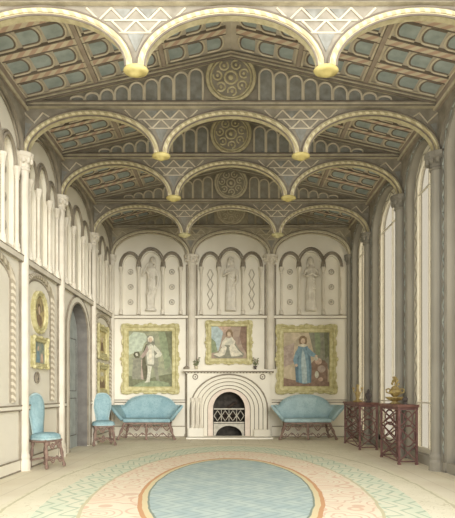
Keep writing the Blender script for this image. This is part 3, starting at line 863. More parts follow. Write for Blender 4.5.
# picture over the mantel: seated pale figure
M['cv2'] = make_canvas('picture_ground_warm', (166, 146, 126), (178, 160, 136), (150, 130, 114), 3.5)
U, V = -0.05, 2.36
r = thing('framed_painting', 'small gilt-framed painting of a seated figure hanging over the mantelpiece', 'painting', (U, YB, V), 0, 'pictures on the end wall')
fr, c = frame_parts(r, back, U, V, 0.56, 0.52, 0.12)
cv = c.build('canvas', 'cv2', r)
paint(back, cv, [
    ('painted_sky', 'p_bluepale', sh([(-0.45, -0.22), (-0.45, 0.4), (-0.12, 0.4), (-0.16, 0.2), (-0.2, 0.02), (-0.26, -0.2)])),
    ('painted_hill', 'p_green', sh([(-0.45, -0.26), (-0.45, 0.12), (-0.34, 0.02), (-0.28, -0.24)])),
    ('painted_drapery', 'p_rose', sh([(-0.28, 0.4), (0.06, 0.4), (-0.02, 0.28), (-0.12, 0.22), (-0.18, 0.3)])),
    ('painted_drapery', 'p_plum', sh([(0.3, 0.4), (0.45, 0.4), (0.45, -0.3), (0.33, -0.1), (0.26, 0.15)])),
    ('painted_skirt', 'p_grey', sh([(-0.38, -0.33), (-0.24, -0.2), (-0.14, -0.02), (0.0, -0.07), (0.16, -0.02), (0.26, -0.18), (0.38, -0.28), (0.34, -0.37), (0.0, -0.39), (-0.3, -0.39)])),
    ('painted_skirt', 'p_cream', sh([(-0.4, -0.29), (-0.26, -0.25), (-0.14, -0.06), (-0.05, -0.12), (-0.10, -0.3), (-0.24, -0.36)])),
    ('painted_skirt', 'p_cream', sh([(0.0, -0.12), (0.13, -0.05), (0.22, -0.18), (0.34, -0.3), (0.22, -0.34), (0.05, -0.35)])),
    ('painted_bodice', 'p_pale', sh([(-0.11, -0.06), (-0.12, 0.06), (-0.08, 0.13), (0.0, 0.1), (0.08, 0.14), (0.13, 0.04), (0.13, -0.06)])),
    ('painted_arm', 'p_cream', sh([(-0.08, 0.13), (-0.17, 0.02), (-0.2, -0.1), (-0.13, -0.13), (-0.10, -0.03), (-0.04, 0.04)])),
    ('painted_arm', 'p_cream', sh([(0.07, 0.13), (0.16, 0.03), (0.12, -0.1), (0.02, -0.12), (0.02, -0.08), (0.09, -0.02)])),
    ('painted_hair', 'p_brown', sh([(-0.08, 0.14), (-0.08, 0.26), (-0.02, 0.33), (0.06, 0.32), (0.1, 0.24), (0.1, 0.1), (0.05, 0.2)])),
    ('painted_face', 'p_skin', blob(U + 0.0, V + 0.21, 0.044, 0.06))])
# right large portrait: blue-dressed figure
M['cv3'] = make_canvas('portrait_ground_tan', (190, 174, 144), (170, 156, 130), (202, 186, 156), 3.2)
U, V = 1.88, 1.94
r = thing('framed_painting', 'tall gilt-framed portrait of a figure in blue, on end wall right of fireplace', 'painting', (U, YB, V), 0, 'pictures on the end wall')
fr, c = frame_parts(r, back, U, V, 0.73, 0.83, 0.16)
cv = c.build('canvas', 'cv3', r)
paint(back, cv, [
    ('painted_hanging', 'p_grey', sh([(0.06, 0.68), (0.58, 0.68), (0.58, -0.3), (0.46, -0.1), (0.3, -0.06), (0.2, 0.1), (0.14, 0.35)])),
    ('painted_hanging', 'p_green', sh([(0.2, 0.68), (0.33, 0.68), (0.36, 0.35), (0.34, 0.1), (0.24, 0.12)])),
    ('painted_hanging', 'p_olive', sh([(0.44, 0.68), (0.53, 0.68), (0.56, 0.1), (0.47, 0.0)])),
    ('painted_wall', 'p_rosegrey', sh([(-0.58, 0.3), (-0.3, 0.42), (-0.32, -0.1), (-0.58, -0.2)])),
    ('painted_ground', 'p_plum', sh([(-0.58, -0.68), (-0.58, -0.46), (-0.2, -0.54), (0.1, -0.6), (0.58, -0.56), (0.58, -0.68)])),
    ('painted_table', 'p_plum', sh([(0.10, -0.6), (0.12, -0.1), (0.22, 0.0), (0.46, -0.03), (0.53, -0.12), (0.53, -0.6)])),
    ('painted_flower', 'p_rose', blob(U + 0.3, V - 0.05, 0.09, 0.08)),
    ('painted_flower', 'p_pale', blob(U + 0.24, V + 0.02, 0.05, 0.06)),
    ('painted_flower', 'p_rosegrey', blob(U + 0.38, V - 0.24, 0.10, 0.09)),
    ('painted_flower', 'p_pale', blob(U + 0.26, V - 0.38, 0.05, 0.09)),
    ('painted_flower', 'p_rose', blob(U + 0.36, V - 0.5, 0.06, 0.05)),
    ('painted_gown', 'p_bluedark', sh([(-0.26, -0.56), (-0.28, -0.2), (-0.25, 0.1), (-0.2, 0.33), (-0.08, 0.37), (0.03, 0.33), (0.10, 0.1), (0.13, -0.2), (0.12, -0.58), (-0.05, -0.62)])),
    ('painted_gown', 'p_blue', sh([(-0.19, -0.58), (-0.2, -0.1), (-0.16, 0.3), (-0.03, 0.32), (0.05, 0.05), (0.09, -0.58)])),
    ('painted_gown', 'p_bluepale', sh([(-0.10, -0.6), (-0.13, -0.15), (-0.12, 0.12), (-0.09, 0.27), (-0.04, 0.12), (0.0, -0.15), (0.02, -0.6)])),
    ('painted_arm', 'p_blue', sh([(0.01, 0.32), (0.12, 0.22), (0.24, 0.12), (0.22, 0.05), (0.10, 0.08), (0.0, 0.18)])),
    ('painted_arm', 'p_blue', sh([(-0.18, 0.32), (-0.27, 0.18), (-0.33, -0.02), (-0.29, -0.14), (-0.22, -0.12), (-0.23, 0.02), (-0.15, 0.16)])),
    ('painted_hand', 'p_skin', blob(U - 0.25, V - 0.15, 0.035, 0.04)),
    ('painted_hand', 'p_skin', blob(U + 0.24, V + 0.08, 0.035, 0.03)),
    ('painted_collar', 'p_cream', sh([(-0.19, 0.33), (-0.12, 0.39), (-0.05, 0.39), (0.02, 0.33), (-0.08, 0.30)])),
    ('painted_hair', 'p_brown', sh([(-0.17, 0.38), (-0.19, 0.5), (-0.14, 0.58), (-0.06, 0.59), (0.01, 0.54), (0.02, 0.44), (0.0, 0.38)])),
    ('painted_face', 'p_skin', blob(U - 0.085, V + 0.455, 0.055, 0.073))])
# pictures on the left wall
M['cv4'] = make_canvas('oval_ground', (196, 178, 128), (162, 144, 104), (132, 120, 96), 5.0)
r = thing('oval_picture', 'oval gilt-framed picture on the left wall before the doorway', 'painting', (-HW, 8.08, 2.36), 0, 'pictures on the left wall')
fr, c = frame_parts(r, left, 8.08, 2.36, 0.30, 0.33, 0.075, oval=True)
cv = c.build('canvas', 'cv4', r)
U, V = 8.08, 2.36
paint(left, cv, [('painted_bust', 'p_brown', blob(U, V - 0.12, 0.12, 0.09)), ('painted_hair', 'p_hair', blob(U, V + 0.05, 0.07, 0.09)), ('painted_face', 'p_skin', blob(U, V + 0.03, 0.048, 0.066))])
M['cv5'] = make_canvas('small_picture_ground', (140, 150, 140), (168, 166, 138), (116, 130, 128), 5.0)
U, V = 8.08, 1.735
r = thing('framed_painting', 'small square gilt-framed picture with bluish figures, hung directly under the oval one', 'painting', (-HW, U, V), 0, 'pictures on the left wall')
fr, c = frame_parts(r, left, U, V, 0.30, 0.235, 0.07)
cv = c.build('canvas', 'cv5', r)
paint(left, cv, [('painted_figure', 'p_blue', [(U - 0.12, V - 0.15), (U - 0.08, V + 0.03), (U, V + 0.03), (U + 0.04, V - 0.15)]), ('painted_face', 'p_skin', blob(U - 0.04, V + 0.06, 0.03, 0.04)),
                 ('painted_figure', 'p_rose', [(U + 0.05, V - 0.15), (U + 0.08, V - 0.01), (U + 0.15, V - 0.01), (U + 0.18, V - 0.15)])])
M['cv6'] = make_canvas('mirrorlike_ground', (206, 192, 134), (182, 164, 104), (224, 212, 168), 6.0)
U, V = 12.02, 2.27
r = thing('framed_painting', 'upper of two gilt-framed pictures on the left wall beyond the door', 'painting', (-HW, U, V), 0, 'pictures on the left wall')
fr, c = frame_parts(r, left, U, V, 0.46, 0.37, 0.12)
cv = c.build('canvas', 'cv6', r)
paint(left, cv, [('painted_bust', 'p_brown', [(U - 0.15, V - 0.2), (U - 0.08, V), (U + 0.08, V), (U + 0.15, V - 0.2)]), ('painted_face', 'p_skin', blob(U, V + 0.06, 0.055, 0.07))])
U, V = 12.02, 1.42
r = thing('framed_painting', 'lower of two gilt-framed pictures on left wall, above the side chair by sofa', 'painting', (-HW, U, V), 0, 'pictures on the left wall')
fr, c = frame_parts(r, left, U, V, 0.46, 0.345, 0.11)
cv = c.build('canvas', 'cv6', r)
paint(left, cv, [('painted_hill', 'p_brown', [(U - 0.3, V - 0.2), (U - 0.15, V - 0.02), (U, V - 0.08), (U + 0.2, V + 0.02), (U + 0.3, V - 0.2)]), ('painted_cloud', 'p_cream', blob(U, V + 0.12, 0.15, 0.05))])
# dark round relief
b = MB(left)
b.poly(blob(8.0, 1.345, 0.085, 0.085, 24), 0.0, 0.02)
r = b.build('relief_roundel', 'darkvase'); tag(r, 'little dark round relief of a head hung under the square picture', 'plaque')
b = MB(left); b.tube([(p[0], p[1], 0.022) for p in blob(8.0, 1.345, 0.08, 0.08, 20)], 0.014, 5, True); b.build('rim', 'bead', r)
b = MB(left); b.ball((7.99, 1.36, 0.02), (0.032, 0.042, 0.02)); b.ball((8.0, 1.305, 0.02), (0.04, 0.022, 0.016)); b.ball((8.025, 1.36, 0.02), (0.014, 0.012, 0.012)); b.build('head_relief', 'bead', r)

# ------------------------------------------------------------------ chimneypiece
fp = thing('fireplace', 'pale stone fireplace with a many-ringed round arch and long mantel shelf', 'fireplace', (FU, YB, 0))
b = MB(back)
op = stilt(FU, 0.40, 0, 0.70, 0.43, 20)
b.band(op, stilt(FU, 0.54, 0, 0.70, 0.52, 20), 0.0, 0.06); b.build('inner_arch_band', 'marble_pink', fp)
hws = [(0.54, 0.52), (0.64, 0.60), (0.745, 0.69), (0.85, 0.78), (0.95, 0.86)]
b = MB(back)
for i in range(4):
    (h0, r0), (h1, r1) = hws[i], hws[i + 1]
    b.band(stilt(FU, h0, 0, 0.70, r0, 20), stilt(FU, h1, 0, 0.70, r1, 20), 0.0, 0.09 + 0.03 * i)
b.build('stepped_arch', 'stone', fp)
for i, (h, r_) in enumerate(hws):
    b = MB(back); b.tube([(p[0], p[1], 0.07 + 0.03 * i) for p in stilt(FU, h, 0.02, 0.70, r_, 20)], 0.02, 6)
    b.build('roll_moulding', 'bead', fp)
b = MB(back); arc = [(FU - 1.03, 0)] + [(FU - 1.03, 0.70)] + ell(FU, 0.95, 0.70, 0.86, 20) + [(FU + 1.03, 0.70), (FU + 1.03, 0)]
arc = ell(FU, 0.95, 0.70, 0.86, 20)
b.band(arc, flatline(arc, 1.62), 0.0, 0.17); b.box(FU - 1.03, FU - 0.95, 0, 1.62, 0, 0.17); b.box(FU + 0.95, FU + 1.0, 0, 1.62, 0, 0.17)
b.build('spandrel_block', 'stone', fp)
for s in (-1, 1):
    b = MB(back); b.tube([(FU + s * 0.83 + 0.06 * math.cos(2 * PI * i / 12), 1.50 + 0.06 * math.sin(2 * PI * i / 12), 0.175) for i in range(12)], 0.014, 5, True)
    b.ball((FU + s * 0.83, 1.50, 0.172), (0.02, 0.02, 0.015)); b.build('spandrel_boss', 'bead', fp)
for k in range(3):
    b = MB(back); u = FU - 0.90 + 0.10 * k; w = 0.20 - 0.03 * k
    b.lathe([(0.05, 0.24), (0.05, 0.29), (0.034, 0.33), (0.03, 0.36), (0.03, 0.86), (0.045, 0.90), (0.052, 0.96), (0.055, 0.98)], (u, 0, w), 10, axis='v'); b.build('jamb_shaft', 'shaft', fp)
b = MB(back); b.box(FU - 1.0, FU - 0.62, 0.0, 0.24, 0.0, 0.26); b.box(FU + 0.62, FU + 1.0, 0.0, 0.2, 0.0, 0.24); b.build('plinth', 'stone', fp)
b = MB(back); b.box(FU - 1.12, FU + 1.10, 1.62, 1.68, 0, 0.24); b.box(FU - 1.06, FU + 1.05, 1.585, 1.62, 0, 0.20)
b.build('mantel_shelf', 'stone', fp)
b = MB(back); b.tube([(FU - 1.12, 1.625, 0.24), (FU + 1.10, 1.625, 0.24)], 0.02, 6)
for i in range(28): b.ball((FU - 1.08 + i * 0.08, 1.605, 0.215), (0.022, 0.016, 0.02), 6, 4)
b.build('shelf_moulding', 'bead', fp)
b = MB(back)                                                     # firebox
b.box(FU - 0.46, FU + 0.46, 0.0, 1.20, -0.48, -0.44); b.box(FU - 0.46, FU - 0.42, 0, 1.15, -0.44, -0.01); b.box(FU + 0.42, FU + 0.46, 0, 1.15, -0.44, -0.01)
arc = ell(FU, 0.45, 0.70, 0.47, 16); arc2 = ell(FU, 0.40, 0.70, 0.43, 16); b.band(arc2, arc, -0.44, -0.005); b.box(FU - 0.42, FU + 0.42, 0.0, 0.012, -0.44, -0.01)
b.build('firebox', 'soot', fp)
b = MB(back); b.box(FU - 1.02, FU + 1.05, 0.0, 0.035, 0.0, 0.62); b.build('hearth_slab', 'hearth', fp, bevel=0.006)
# grate
gr = thing('fire_grate', 'pale steel fire grate with a lozenge front standing inside the fireplace arch', 'fire grate', (FU, YB, 0.0))
b = MB(back)
for v in (0.36, 0.70): b.box(FU - 0.385, FU + 0.385, v - 0.015, v + 0.015, -0.06, -0.03)
for k in range(4):
    uc = FU - 0.288 + 0.192 * k
    b.tube([(uc - 0.09, 0.53, -0.045), (uc, 0.66, -0.045), (uc + 0.09, 0.53, -0.045), (uc, 0.40, -0.045)], 0.014, 5, True)
for k in range(3): b.tube([(FU - 0.192 + k * 0.192, 0.38, -0.045), (FU - 0.192 + k * 0.192, 0.68, -0.045)], 0.008, 5)
b.build('lozenge_front', 'steel', gr)
b = MB(back); arc = ell(FU, 0.33, 0.02, 0.26, 14); b.band(arc, flatline(arc, 0.33), -0.06, -0.02); b.box(FU - 0.385, FU - 0.33, 0.012, 0.33, -0.06, -0.02); b.box(FU + 0.33, FU + 0.385, 0.012, 0.33, -0.06, -0.02)
b.build('arched_apron', 'steel', gr)
b = MB(back); b.box(FU - 0.36, FU + 0.36, 0.36, 0.385, -0.38, -0.06); b.build('fuel_bed', 'soot', gr)
for s in (-1, 1):
    b = MB(back); b.box(FU + s * 0.34 - 0.02, FU + s * 0.34 + 0.02, 0.012, 0.37, -0.38, -0.34); b.build('leg', 'soot', gr)
LG = [((-0.28, 0.45, -0.14), (0.27, 0.45, -0.14), 0.055), ((-0.25, 0.45, -0.30), (0.25, 0.45, -0.30), 0.055), ((-0.24, 0.565, -0.24), (0.24, 0.565, -0.20), 0.05), ((-0.16, 0.66, -0.25), (0.19, 0.86, -0.2), 0.032)]
LL = ['charred log lying at the front of the grate', 'charred log lying at the back of the grate', 'charred log laid across the two lower logs in the grate', 'thin charred log leaning upright on top of the fire']
for (p, q, r_), lb in zip(LG, LL):
    b = MB(back); p, q = Vector(p) + Vector((FU, 0, 0)), Vector(q) + Vector((FU, 0, 0))
    m = [p.lerp(q, t / 5) + Vector((0, random.uniform(-.008, .008), random.uniform(-.008, .008))) for t in range(6)]
    b.tube(m, [r_ * random.uniform(0.9, 1.1) for _ in m], 8); tag(b.build('log', 'log'), lb, 'log', 'logs in the fire grate')
# plants on the mantel
def posy(u, label, pet):
    z = 1.68
    r = thing('potted_plant', label, 'plant', (u, YB - 0.12, z), 0, 'plants on the mantel shelf')
    f = lambda a, b_, c: (u + a, YB - 0.12 - b_, z + c)
    b = MB(f); b.lathe([(0.035, 0), (0.04, 0.015), (0.02, 0.03), (0.045, 0.07), (0.05, 0.09), (0.04, 0.09)], n=10); b.build('vase', 'darkvase' if pet else 'gilt_arch_far', r)
    st = MB(f); lf = MB(f); pt = MB(f)
    for k in range(9):
        a = k * 2.4; R_ = 0.03 + 0.07 * random.random(); h = 0.15 + 0.14 * random.random()
        e = Vector((math.cos(a) * R_, math.sin(a) * R_ * 0.7, h))
        st.tube([(0, 0, 0.08), tuple(e * 0.5 + Vector((0, 0, 0.05))), tuple(e)], 0.005, 4)
        for q in range(2):
            c = e * (0.6 + 0.35 * q) + Vector((random.uniform(-.02, .02), random.uniform(-.02, .02), 0.02))
            lf.ball(c, (0.03, 0.012, 0.012), 6, 4, Euler((0, random.uniform(-1, 1), a)))
        if k % 2: pt.ball(e, (0.018, 0.018, 0.016), 6, 4)
    st.build('stem', 'leaf', r); lf.build('leaves', 'leaf', r); pt.build('flowers', 'petal', r)
posy(-0.86, 'small leafy plant in a vase at the left end of the mantel shelf', False)
posy(0.60, 'small flowering plant in a dark vase right of the picture on the mantel', True)

# ------------------------------------------------------------------ seat furniture
def turned_leg(b, p, q, r=0.028):
    p, q = Vector(p), Vector(q); n = 9
    prof = [1.0, 1.15, 0.7, 1.1, 1.25, 0.9, 0.65, 0.8, 1.3]
    b.tube([p.lerp(q, i / (n - 1)) for i in range(n)], [r * k for k in prof], 8)
    b.ball((q.x, q.y, q.z), (r * 1.3, r * 1.3, r * 0.9), 8, 5)
def scroll(b, a, c, h, r=0.014, turns=2):
    """carved swag of C-scrolls between two points"""
    a, c = Vector(a), Vector(c)
    n = 24; P = []
    for i in range(n + 1):
        t = i / n
        P.append(a.lerp(c, t) + Vector((0, 0, h * math.sin(t * PI * turns * 2) * 0.5 - h * 0.2)))
    b.tube(P, r, 5)
    for k in range(turns * 2):
        t = (k + 0.5) / (turns * 2); o = a.lerp(c, t); d = (c - a).normalized()
        s = 1 if k % 2 == 0 else -1
        b.tube([o + d * (0.035 * math.cos(x * 0.7) * (1 - x / 12)) + Vector((0, 0, s * h * 0.12 + 0.035 * math.sin(x * 0.7) * (1 - x / 12))) for x in range(9)], r * 0.8, 5)

def make_chair(label, loc, rz, sc=1.0):
    # local axes: faces -y, origin on the floor
    r = thing('side_chair', label, 'chair', loc, rz, 'teal side chairs on the left')
    K = dict(parent=r, world=False)
    r.scale = (sc, sc, 1.0)
    b = MB(); N = 20
    pr = []
    def sq(w, d, z): return [(w * math.copysign(abs(math.cos(t)) ** 0.6, math.cos(t)), d * math.copysign(abs(math.sin(t)) ** 0.6, math.sin(t)), z) for t in [2 * PI * i / N for i in range(N)]]
    L = [(0.215, 0.205, 0.435), (0.235, 0.225, 0.445), (0.24, 0.23, 0.465), (0.225, 0.215, 0.495), (0.15, 0.14, 0.52), (0.02, 0.02, 0.528)]
    pts = []; fs = []
    for a in L: pts += sq(*a)
    for i in range(len(L) - 1):
        for k in range(N): fs.append((i * N + k, i * N + (k + 1) % N, (i + 1) * N + (k + 1) % N, (i + 1) * N + k))
    fs += [tuple(range(N))[::-1], tuple((len(L) - 1) * N + k for k in range(N))]
    b.add(pts, fs); seat = b.build('seat', 'teal', smooth=True, **K)
    b = MB(); b.tube([p for p in sq(0.232, 0.222, 0.435)], 0.016, 6, True); b.build('seat_piping', 'teal_pale', **K)
    b = MB(); b.box(-0.20, 0.20, -0.19, 0.19, 0.385, 0.43)
    for s in (-1, 1): b.tube([(s * 0.2, -0.2, 0.41), (s * 0.22, 0, 0.40), (s * 0.2, 0.19, 0.41)], 0.02, 6)
    b.build('seat_rail', 'wood', **K)
    # spoon-shaped back, slightly raked
    sil = [(0.12, 0.47), (0.125, 0.56), (0.15, 0.68), (0.18, 0.80), (0.188, 0.90), (0.175, 0.98), (0.14, 1.04), (0.09, 1.075), (0.03, 1.09)]
    def rake(z): return 0.19 + (z - 0.47) * 0.10
    pts = []; fs = []; ring = sil + [(-x, z) for x, z in reversed(sil)]
    m = len(ring)
    for sc, off in ((0.96, 0.035), (1.0, 0.015), (1.0, -0.015), (0.93, -0.035), (0.6, -0.052)):
        for x, z in ring: pts.append((x * sc, rake(z) + off, 0.78 + (z - 0.78) * sc))
    for j in range(4):
        for k in range(m): fs.append((j * m + k, j * m + (k + 1) % m, (j + 1) * m + (k + 1) % m, (j + 1) * m + k))
    fs += [tuple(range(m))[::-1], tuple(4 * m + k for k in range(m))]
    b = MB(); b.add(pts, fs); bk = b.build('backrest', 'teal', smooth=True, **K)
    b = MB(); b.tube([(x * 1.02, rake(z), 0.78 + (z - 0.78) * 1.02) for x, z in ring], 0.016, 6); b.build('back_piping', 'teal_pale', **K)
    for x in (-1, 1):
        b = MB(); turned_leg(b, (x * 0.17, -0.17, 0.40), (x * 0.225, -0.235, 0.03)); b.build('leg', 'wood', **K)
        b = MB(); turned_leg(b, (x * 0.15, 0.16, 0.40), (x * 0.19, 0.20, 0.03)); b.build('leg', 'wood', **K)
    b = MB(); scroll(b, (-0.19, -0.2, 0.35), (0.19, -0.2, 0.35), 0.09); b.build('carved_apron', 'wood', **K)
    b = MB()
    for x in (-1, 1): b.tube([(x * 0.21, -0.21, 0.12), (x * 0.06, 0.0, 0.15), (x * 0.175, 0.19, 0.12)], 0.015, 6)
    b.tube([(-0.08, 0, 0.15), (0.08, 0, 0.15)], 0.015, 6); b.ball((0, 0, 0.17), (0.03, 0.03, 0.04))
    scroll(b, (-0.2, -0.215, 0.14), (0.2, -0.215, 0.14), 0.08, 0.012)
    b.build('stretcher', 'wood', **K)
    return r
make_chair('teal upholstered side chair in the left foreground, before the doorway', (-2.76, 7.75, 0), math.radians(66), 0.8)
make_chair('teal upholstered side chair beyond the doorway, beside the left sofa', (-2.70, 11.0, 0), math.radians(20), 0.96)

def make_sofa(label, x, y, mat, tw=0.0):
    r = thing('sofa', label, 'sofa', (x, y, 0), tw, 'teal sofas against the end wall')
    K = dict(parent=r, world=False)
    # upholstered seat
    b = MB(); b.box(-0.56, 0.56, -0.26, 0.22, 0.41, 0.50); b.build('seat', mat, bevel=0.03, **K)
    # shell: left arm, back, right arm in one sweep, leaning outwards, camel-backed
    base = []; top = []
    n = 60
    for i in range(n + 1):
        t = i / n
        s = -1 + 2 * t
        if t < 0.2:
            q = t / 0.2; base.append((-0.57, -0.27 + 0.50 * q, 0.47)); top.append((-0.85 + 0.10 * q, -0.30 + 0.62 * q, 0.80 - 0.01 * q))
        elif t > 0.8:
            q = (1 - t) / 0.2; base.append((0.57, -0.27 + 0.50 * q, 0.47)); top.append((0.85 - 0.10 * q, -0.30 + 0.62 * q, 0.80 - 0.01 * q))
        else:
            q = (t - 0.2) / 0.6; x_ = -0.57 + 1.14 * q
            base.append((x_, 0.23, 0.47)); h = math.sin(PI * q)
            hq = max(0.0, 1 - ((q - 0.5) / 0.40) ** 2); top.append((-0.75 + 1.50 * q, 0.32, 0.79 + 0.26 * hq ** 0.55))
    pts = []; fs = []; J = 6
    cen = Vector((0, 0, 0.47))
    def prof(i):
        B, Tp = Vector(base[i]), Vector(top[i]); d = (Tp - B).normalized()
        tang = (Vector(base[min(i + 1, n)]) - Vector(base[max(i - 1, 0)])).normalized()
        nrm = d.cross(tang).normalized()
        if nrm.dot(Vector((B.x, B.y, 0))) < 0: nrm = -nrm
        th = 0.035; out = []
        for q in (0, 0.4, 0.8, 1.0): out.append(B.lerp(Tp, q) - nrm * th * (0.7 if q == 1 else 1))
        for q in (1.0, 0.8, 0.4, 0.0): out.append(B.lerp(Tp, q) + nrm * th * (0.7 if q == 1 else 1))
        return out
    for i in range(n + 1): pts += [tuple(p) for p in prof(i)]
    for i in range(n):
        for k in range(8): fs.append((i * 8 + k, i * 8 + (k + 1) % 8, (i + 1) * 8 + (k + 1) % 8, (i + 1) * 8 + k))
    fs += [tuple(range(8))[::-1], tuple(n * 8 + k for k in range(8))]
    b = MB(); b.add(pts, fs); b.build('backrest_and_arms', mat, smooth=True, **K)
    b = MB(); b.tube(top, 0.022, 6); b.build('top_piping', 'teal_pale', **K)
    b = MB(); b.box(-0.55, 0.55, -0.25, 0.22, 0.365, 0.41); b.build('seat_rail', 'wood', bevel=0.01, **K)
    for p, q in (((-0.52, -0.24, 0.38), (-0.66, -0.29, 0.03)), ((0.0, -0.24, 0.38), (0.0, -0.27, 0.03)), ((0.52, -0.24, 0.38), (0.66, -0.29, 0.03)), ((-0.5, 0.19, 0.38), (-0.58, 0.24, 0.03)), ((0.5, 0.19, 0.38), (0.58, 0.24, 0.03))):
        b = MB(); turned_leg(b, p, q, 0.03); b.build('leg', 'wood', **K)
    for s in (-1, 1):
        b = MB(); scroll(b, (s * 0.04, -0.25, 0.31), (s * 0.54, -0.25, 0.31), 0.12, 0.015, 2); b.build('carved_apron', 'wood', **K)
        b = MB(); scroll(b, (s * 0.02, -0.265, 0.13), (s * 0.60, -0.28, 0.13), 0.09, 0.013, 2); b.build('stretcher', 'wood', **K)
    return r
make_sofa('teal camel-backed sofa with flaring arms on the left of the fireplace', -1.98, 12.42, 'teal')
make_sofa('pale teal camel-backed sofa with flaring arms on the right of the fireplace', 1.80, 12.42, 'teal_pale')

# ------------------------------------------------------------------ lattice console tables on the right
def console(label, x0, x1, y0, y1, H, nlong):
    r = thing('console_table', label, 'table', ((x0 + x1) / 2, (y0 + y1) / 2, 0), 0, 'lattice console tables on the right')
    b = MB(); b.box(x0 - 0.02, x1, y0 - 0.03, y1 + 0.03, H - 0.045, H); b.build('tabletop', 'iron_top', r, bevel=0.008)
    b = MB(); b.box(x0, x1 - 0.01, y0, y1, H - 0.085, H - 0.045); b.build('apron_rail', 'iron', r)
    for x in (x0 + 0.02, x1 - 0.03):
        for y in (y0 + 0.02, y1 - 0.02):
            b = MB(); b.box(x - 0.016, x + 0.016, y - 0.016, y + 0.016, 0, H - 0.06)
            b.box(x - 0.022, x + 0.022, y - 0.022, y + 0.022, 0, 0.03); b.build('leg', 'iron', r)
    def lattice(f, a, c, name):
        b = MB(f); lo, hi = 0.05, H - 0.09; n = 3 if (c - a) < 0.8 else 3
        m = (a + c) / 2; r_ = 0.0115
        h = (hi - lo) / 3
        b.tube([(a, lo, 0), (c, lo, 0)], r_, 5)
        for k in range(3):                        # crossing diagonals making lozenges, with ovals inside
            z0, z1 = lo + k * h, lo + (k + 1) * h
            if k == 1:
                b.tube([(m + (c - a) * 0.40 * math.cos(2 * PI * i / 18), (z0 + z1) / 2 + h * 0.62 * math.sin(2 * PI * i / 18), 0) for i in range(18)], r_, 5, True)
            b.tube([(a, z0, 0), (c, z1, 0)], r_, 5); b.tube([(a, z1, 0), (c, z0, 0)], r_, 5)
            b.ball((m, (z0 + z1) / 2, 0), 0.022, 6, 5)
        b.tube([(m + (c - a) * 0.26 * math.cos(2 * PI * i / 14), hi - h * 0.5 + h * 0.45 * math.sin(2 * PI * i / 14), 0) for i in range(14)], r_ * 0.8, 5, True)
        return b.build(name, 'iron', r)
    for j in range(nlong):
        a = y0 + 0.02 + (y1 - y0 - 0.04) * j / nlong; c = y0 + 0.02 + (y1 - y0 - 0.04) * (j + 1) / nlong
        lattice(lambda u, v, w: (x0 + 0.02 - w, u, v), a, c, 'lattice_panel')
        if j:
            b = MB(); b.box(x0 + 0.005, x0 + 0.035, a - 0.014, a + 0.014, 0, H - 0.06); b.build('leg', 'iron', r)
    for y in (y0 + 0.02, y1 - 0.02):
        lattice((lambda y: lambda u, v, w: (u, y - w, v))(y), x0 + 0.02, x1 - 0.03, 'lattice_panel')
    return r
console('red-brown lattice console table nearest the front, carrying the big gilt urn', 2.58, 2.90, 8.02, 9.0, 0.93, 1)
console('red-brown lattice console table farther back by the second window', 2.48, 2.86, 10.08, 11.42, 0.92, 1)

# ornaments on the tables
def at(x, y, z): return lambda a, b_, c: (x + a, y + b_, z + c)
x, y, z = 2.62, 8.62, 0.93
r = thing('gilt_urn', 'large gilt urn with leafy finial on a wide dish, on the nearest console table', 'urn', (x + .1, y, z))
f = at(x + 0.1, y, z)
b = MB(f); b.lathe([(0.08, 0), (0.09, 0.015), (0.04, 0.03), (0.05, 0.045), (0.12, 0.07), (0.155, 0.10), (0.16, 0.115), (0.13, 0.11), (0.05, 0.08)], n=18); b.build('dish', 'gilt_deep', r, smooth=True)
b = MB(f); b.lathe([(0.03, 0.075), (0.025, 0.11), (0.06, 0.14), (0.095, 0.18), (0.10, 0.21), (0.075, 0.245), (0.06, 0.25), (0.07, 0.26), (0.05, 0.28), (0.02, 0.30)], n=16); b.build('body', 'gilt_deep', r, smooth=True)
for s in (-1, 1):
    b = MB(f); b.tube([(s * 0.085, 0, 0.17), (s * 0.14, 0, 0.19), (s * 0.15, 0, 0.235), (s * 0.11, 0, 0.25), (s * 0.07, 0, 0.235)], 0.012, 6); b.build('handle', 'gilt_deep', r)
b = MB(f)
for k in range(10):
    a = k * 2.4; h = 0.32 + 0.012 * k; R_ = 0.055 - 0.004 * k
    b.ball((math.cos(a) * R_, math.sin(a) * R_, h), (0.028, 0.014, 0.02), 6, 4, Euler((0, -0.8, a)))
b.ball((0, 0, 0.43), (0.018, 0.018, 0.03)); b.tube([(0, 0, 0.28), (0, 0, 0.43)], 0.01, 6); b.build('leafy_finial', 'gilt_deep', r)
x, y, z = 2.72, 8.12, 0.93
b = MB(at(x, y, z)); b.lathe([(0.035, 0), (0.038, 0.01), (0.015, 0.025), (0.03, 0.05), (0.045, 0.08), (0.04, 0.10), (0.025, 0.11), (0.03, 0.125)], n=12)
tag(b.build('bronze_cup', 'darkvase', smooth=True), 'little dark bronze cup at the near end of the nearest console table', 'cup')
x, y, z = 2.62, 10.75, 0.92
r = thing('gilt_candlestick', 'slim gilt candelabrum with curling branches on the farther console table', 'candelabrum', (x, y, z))
f = at(x, y, z)
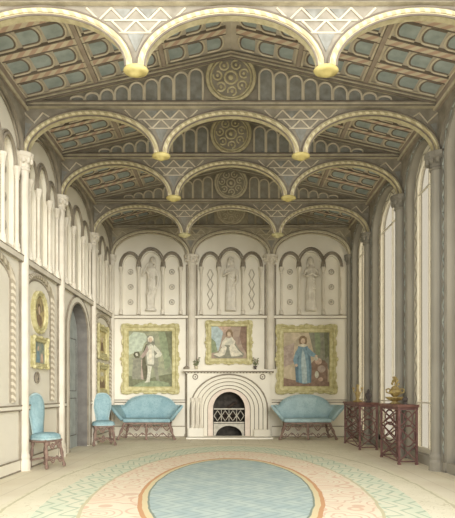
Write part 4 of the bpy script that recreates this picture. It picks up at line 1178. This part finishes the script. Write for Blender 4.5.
b = MB(f); b.lathe([(0.10, 0), (0.10, 0.02), (0.05, 0.04), (0.03, 0.07), (0.045, 0.12), (0.06, 0.17), (0.03, 0.23), (0.02, 0.30), (0.035, 0.33), (0.028, 0.36)], n=14); b.build('stem', 'gilt_deep', r, smooth=True)
for s in (-1, 1):
    b = MB(f); b.tube([(0, 0, 0.22), (s * 0.05, 0, 0.19), (s * 0.085, 0, 0.22), (s * 0.085, 0, 0.27)], 0.011, 6); b.lathe([(0.012, 0.26), (0.03, 0.275), (0.022, 0.30)], (s * 0.085, 0, 0), 10); b.build('branch', 'gilt_deep', r)
x, y, z = 2.70, 10.22, 0.92
b = MB(at(x, y, z)); b.lathe([(0.05, 0), (0.052, 0.02), (0.02, 0.04), (0.05, 0.09), (0.07, 0.14), (0.062, 0.17), (0.03, 0.20), (0.04, 0.22), (0.02, 0.24), (0.012, 0.26)], n=14)
tag(b.build('bronze_vase', 'darkvase', smooth=True), 'small dark lidded vase at the near end of the farther console table', 'vase')

# ------------------------------------------------------------------ light
w = bpy.data.worlds.new('sky'); scene.world = w; w.use_nodes = True
bg = w.node_tree.nodes['Background']
bg.inputs[0].default_value = (1.0, 0.985, 0.95, 1); bg.inputs[1].default_value = 1.8
def sun(name, d, strength, ang, col=(1, 0.985, 0.955)):
    l = bpy.data.lights.new(name, 'SUN'); l.energy = strength; l.angle = math.radians(ang); l.color = col
    o = bpy.data.objects.new(name, l); COL.objects.link(o)
    o.rotation_euler = Vector(d).to_track_quat('-Z', 'Y').to_euler(); o.location = (6, -6, 8)
sun('sun', (-0.32, 1.0, -0.15), 3.0, 30)

# ------------------------------------------------------------------ camera
cam = bpy.data.cameras.new('camera'); co = bpy.data.objects.new('camera', cam); COL.objects.link(co)
co.location = (0, 0, EYE); co.rotation_euler = (PI / 2, 0, 0)
cam.sensor_width = 36; cam.sensor_fit = 'AUTO'; cam.lens = 36 * 520 / 518
cam.shift_x = -3.5 / 518; cam.shift_y = 133 / 518
cam.clip_start = 0.05
scene.camera = co
vs = scene.view_settings
vs.view_transform = 'Standard'; vs.look = 'None'; vs.gamma = 1; vs.use_curve_mapping = False
vs.exposure = 0.1
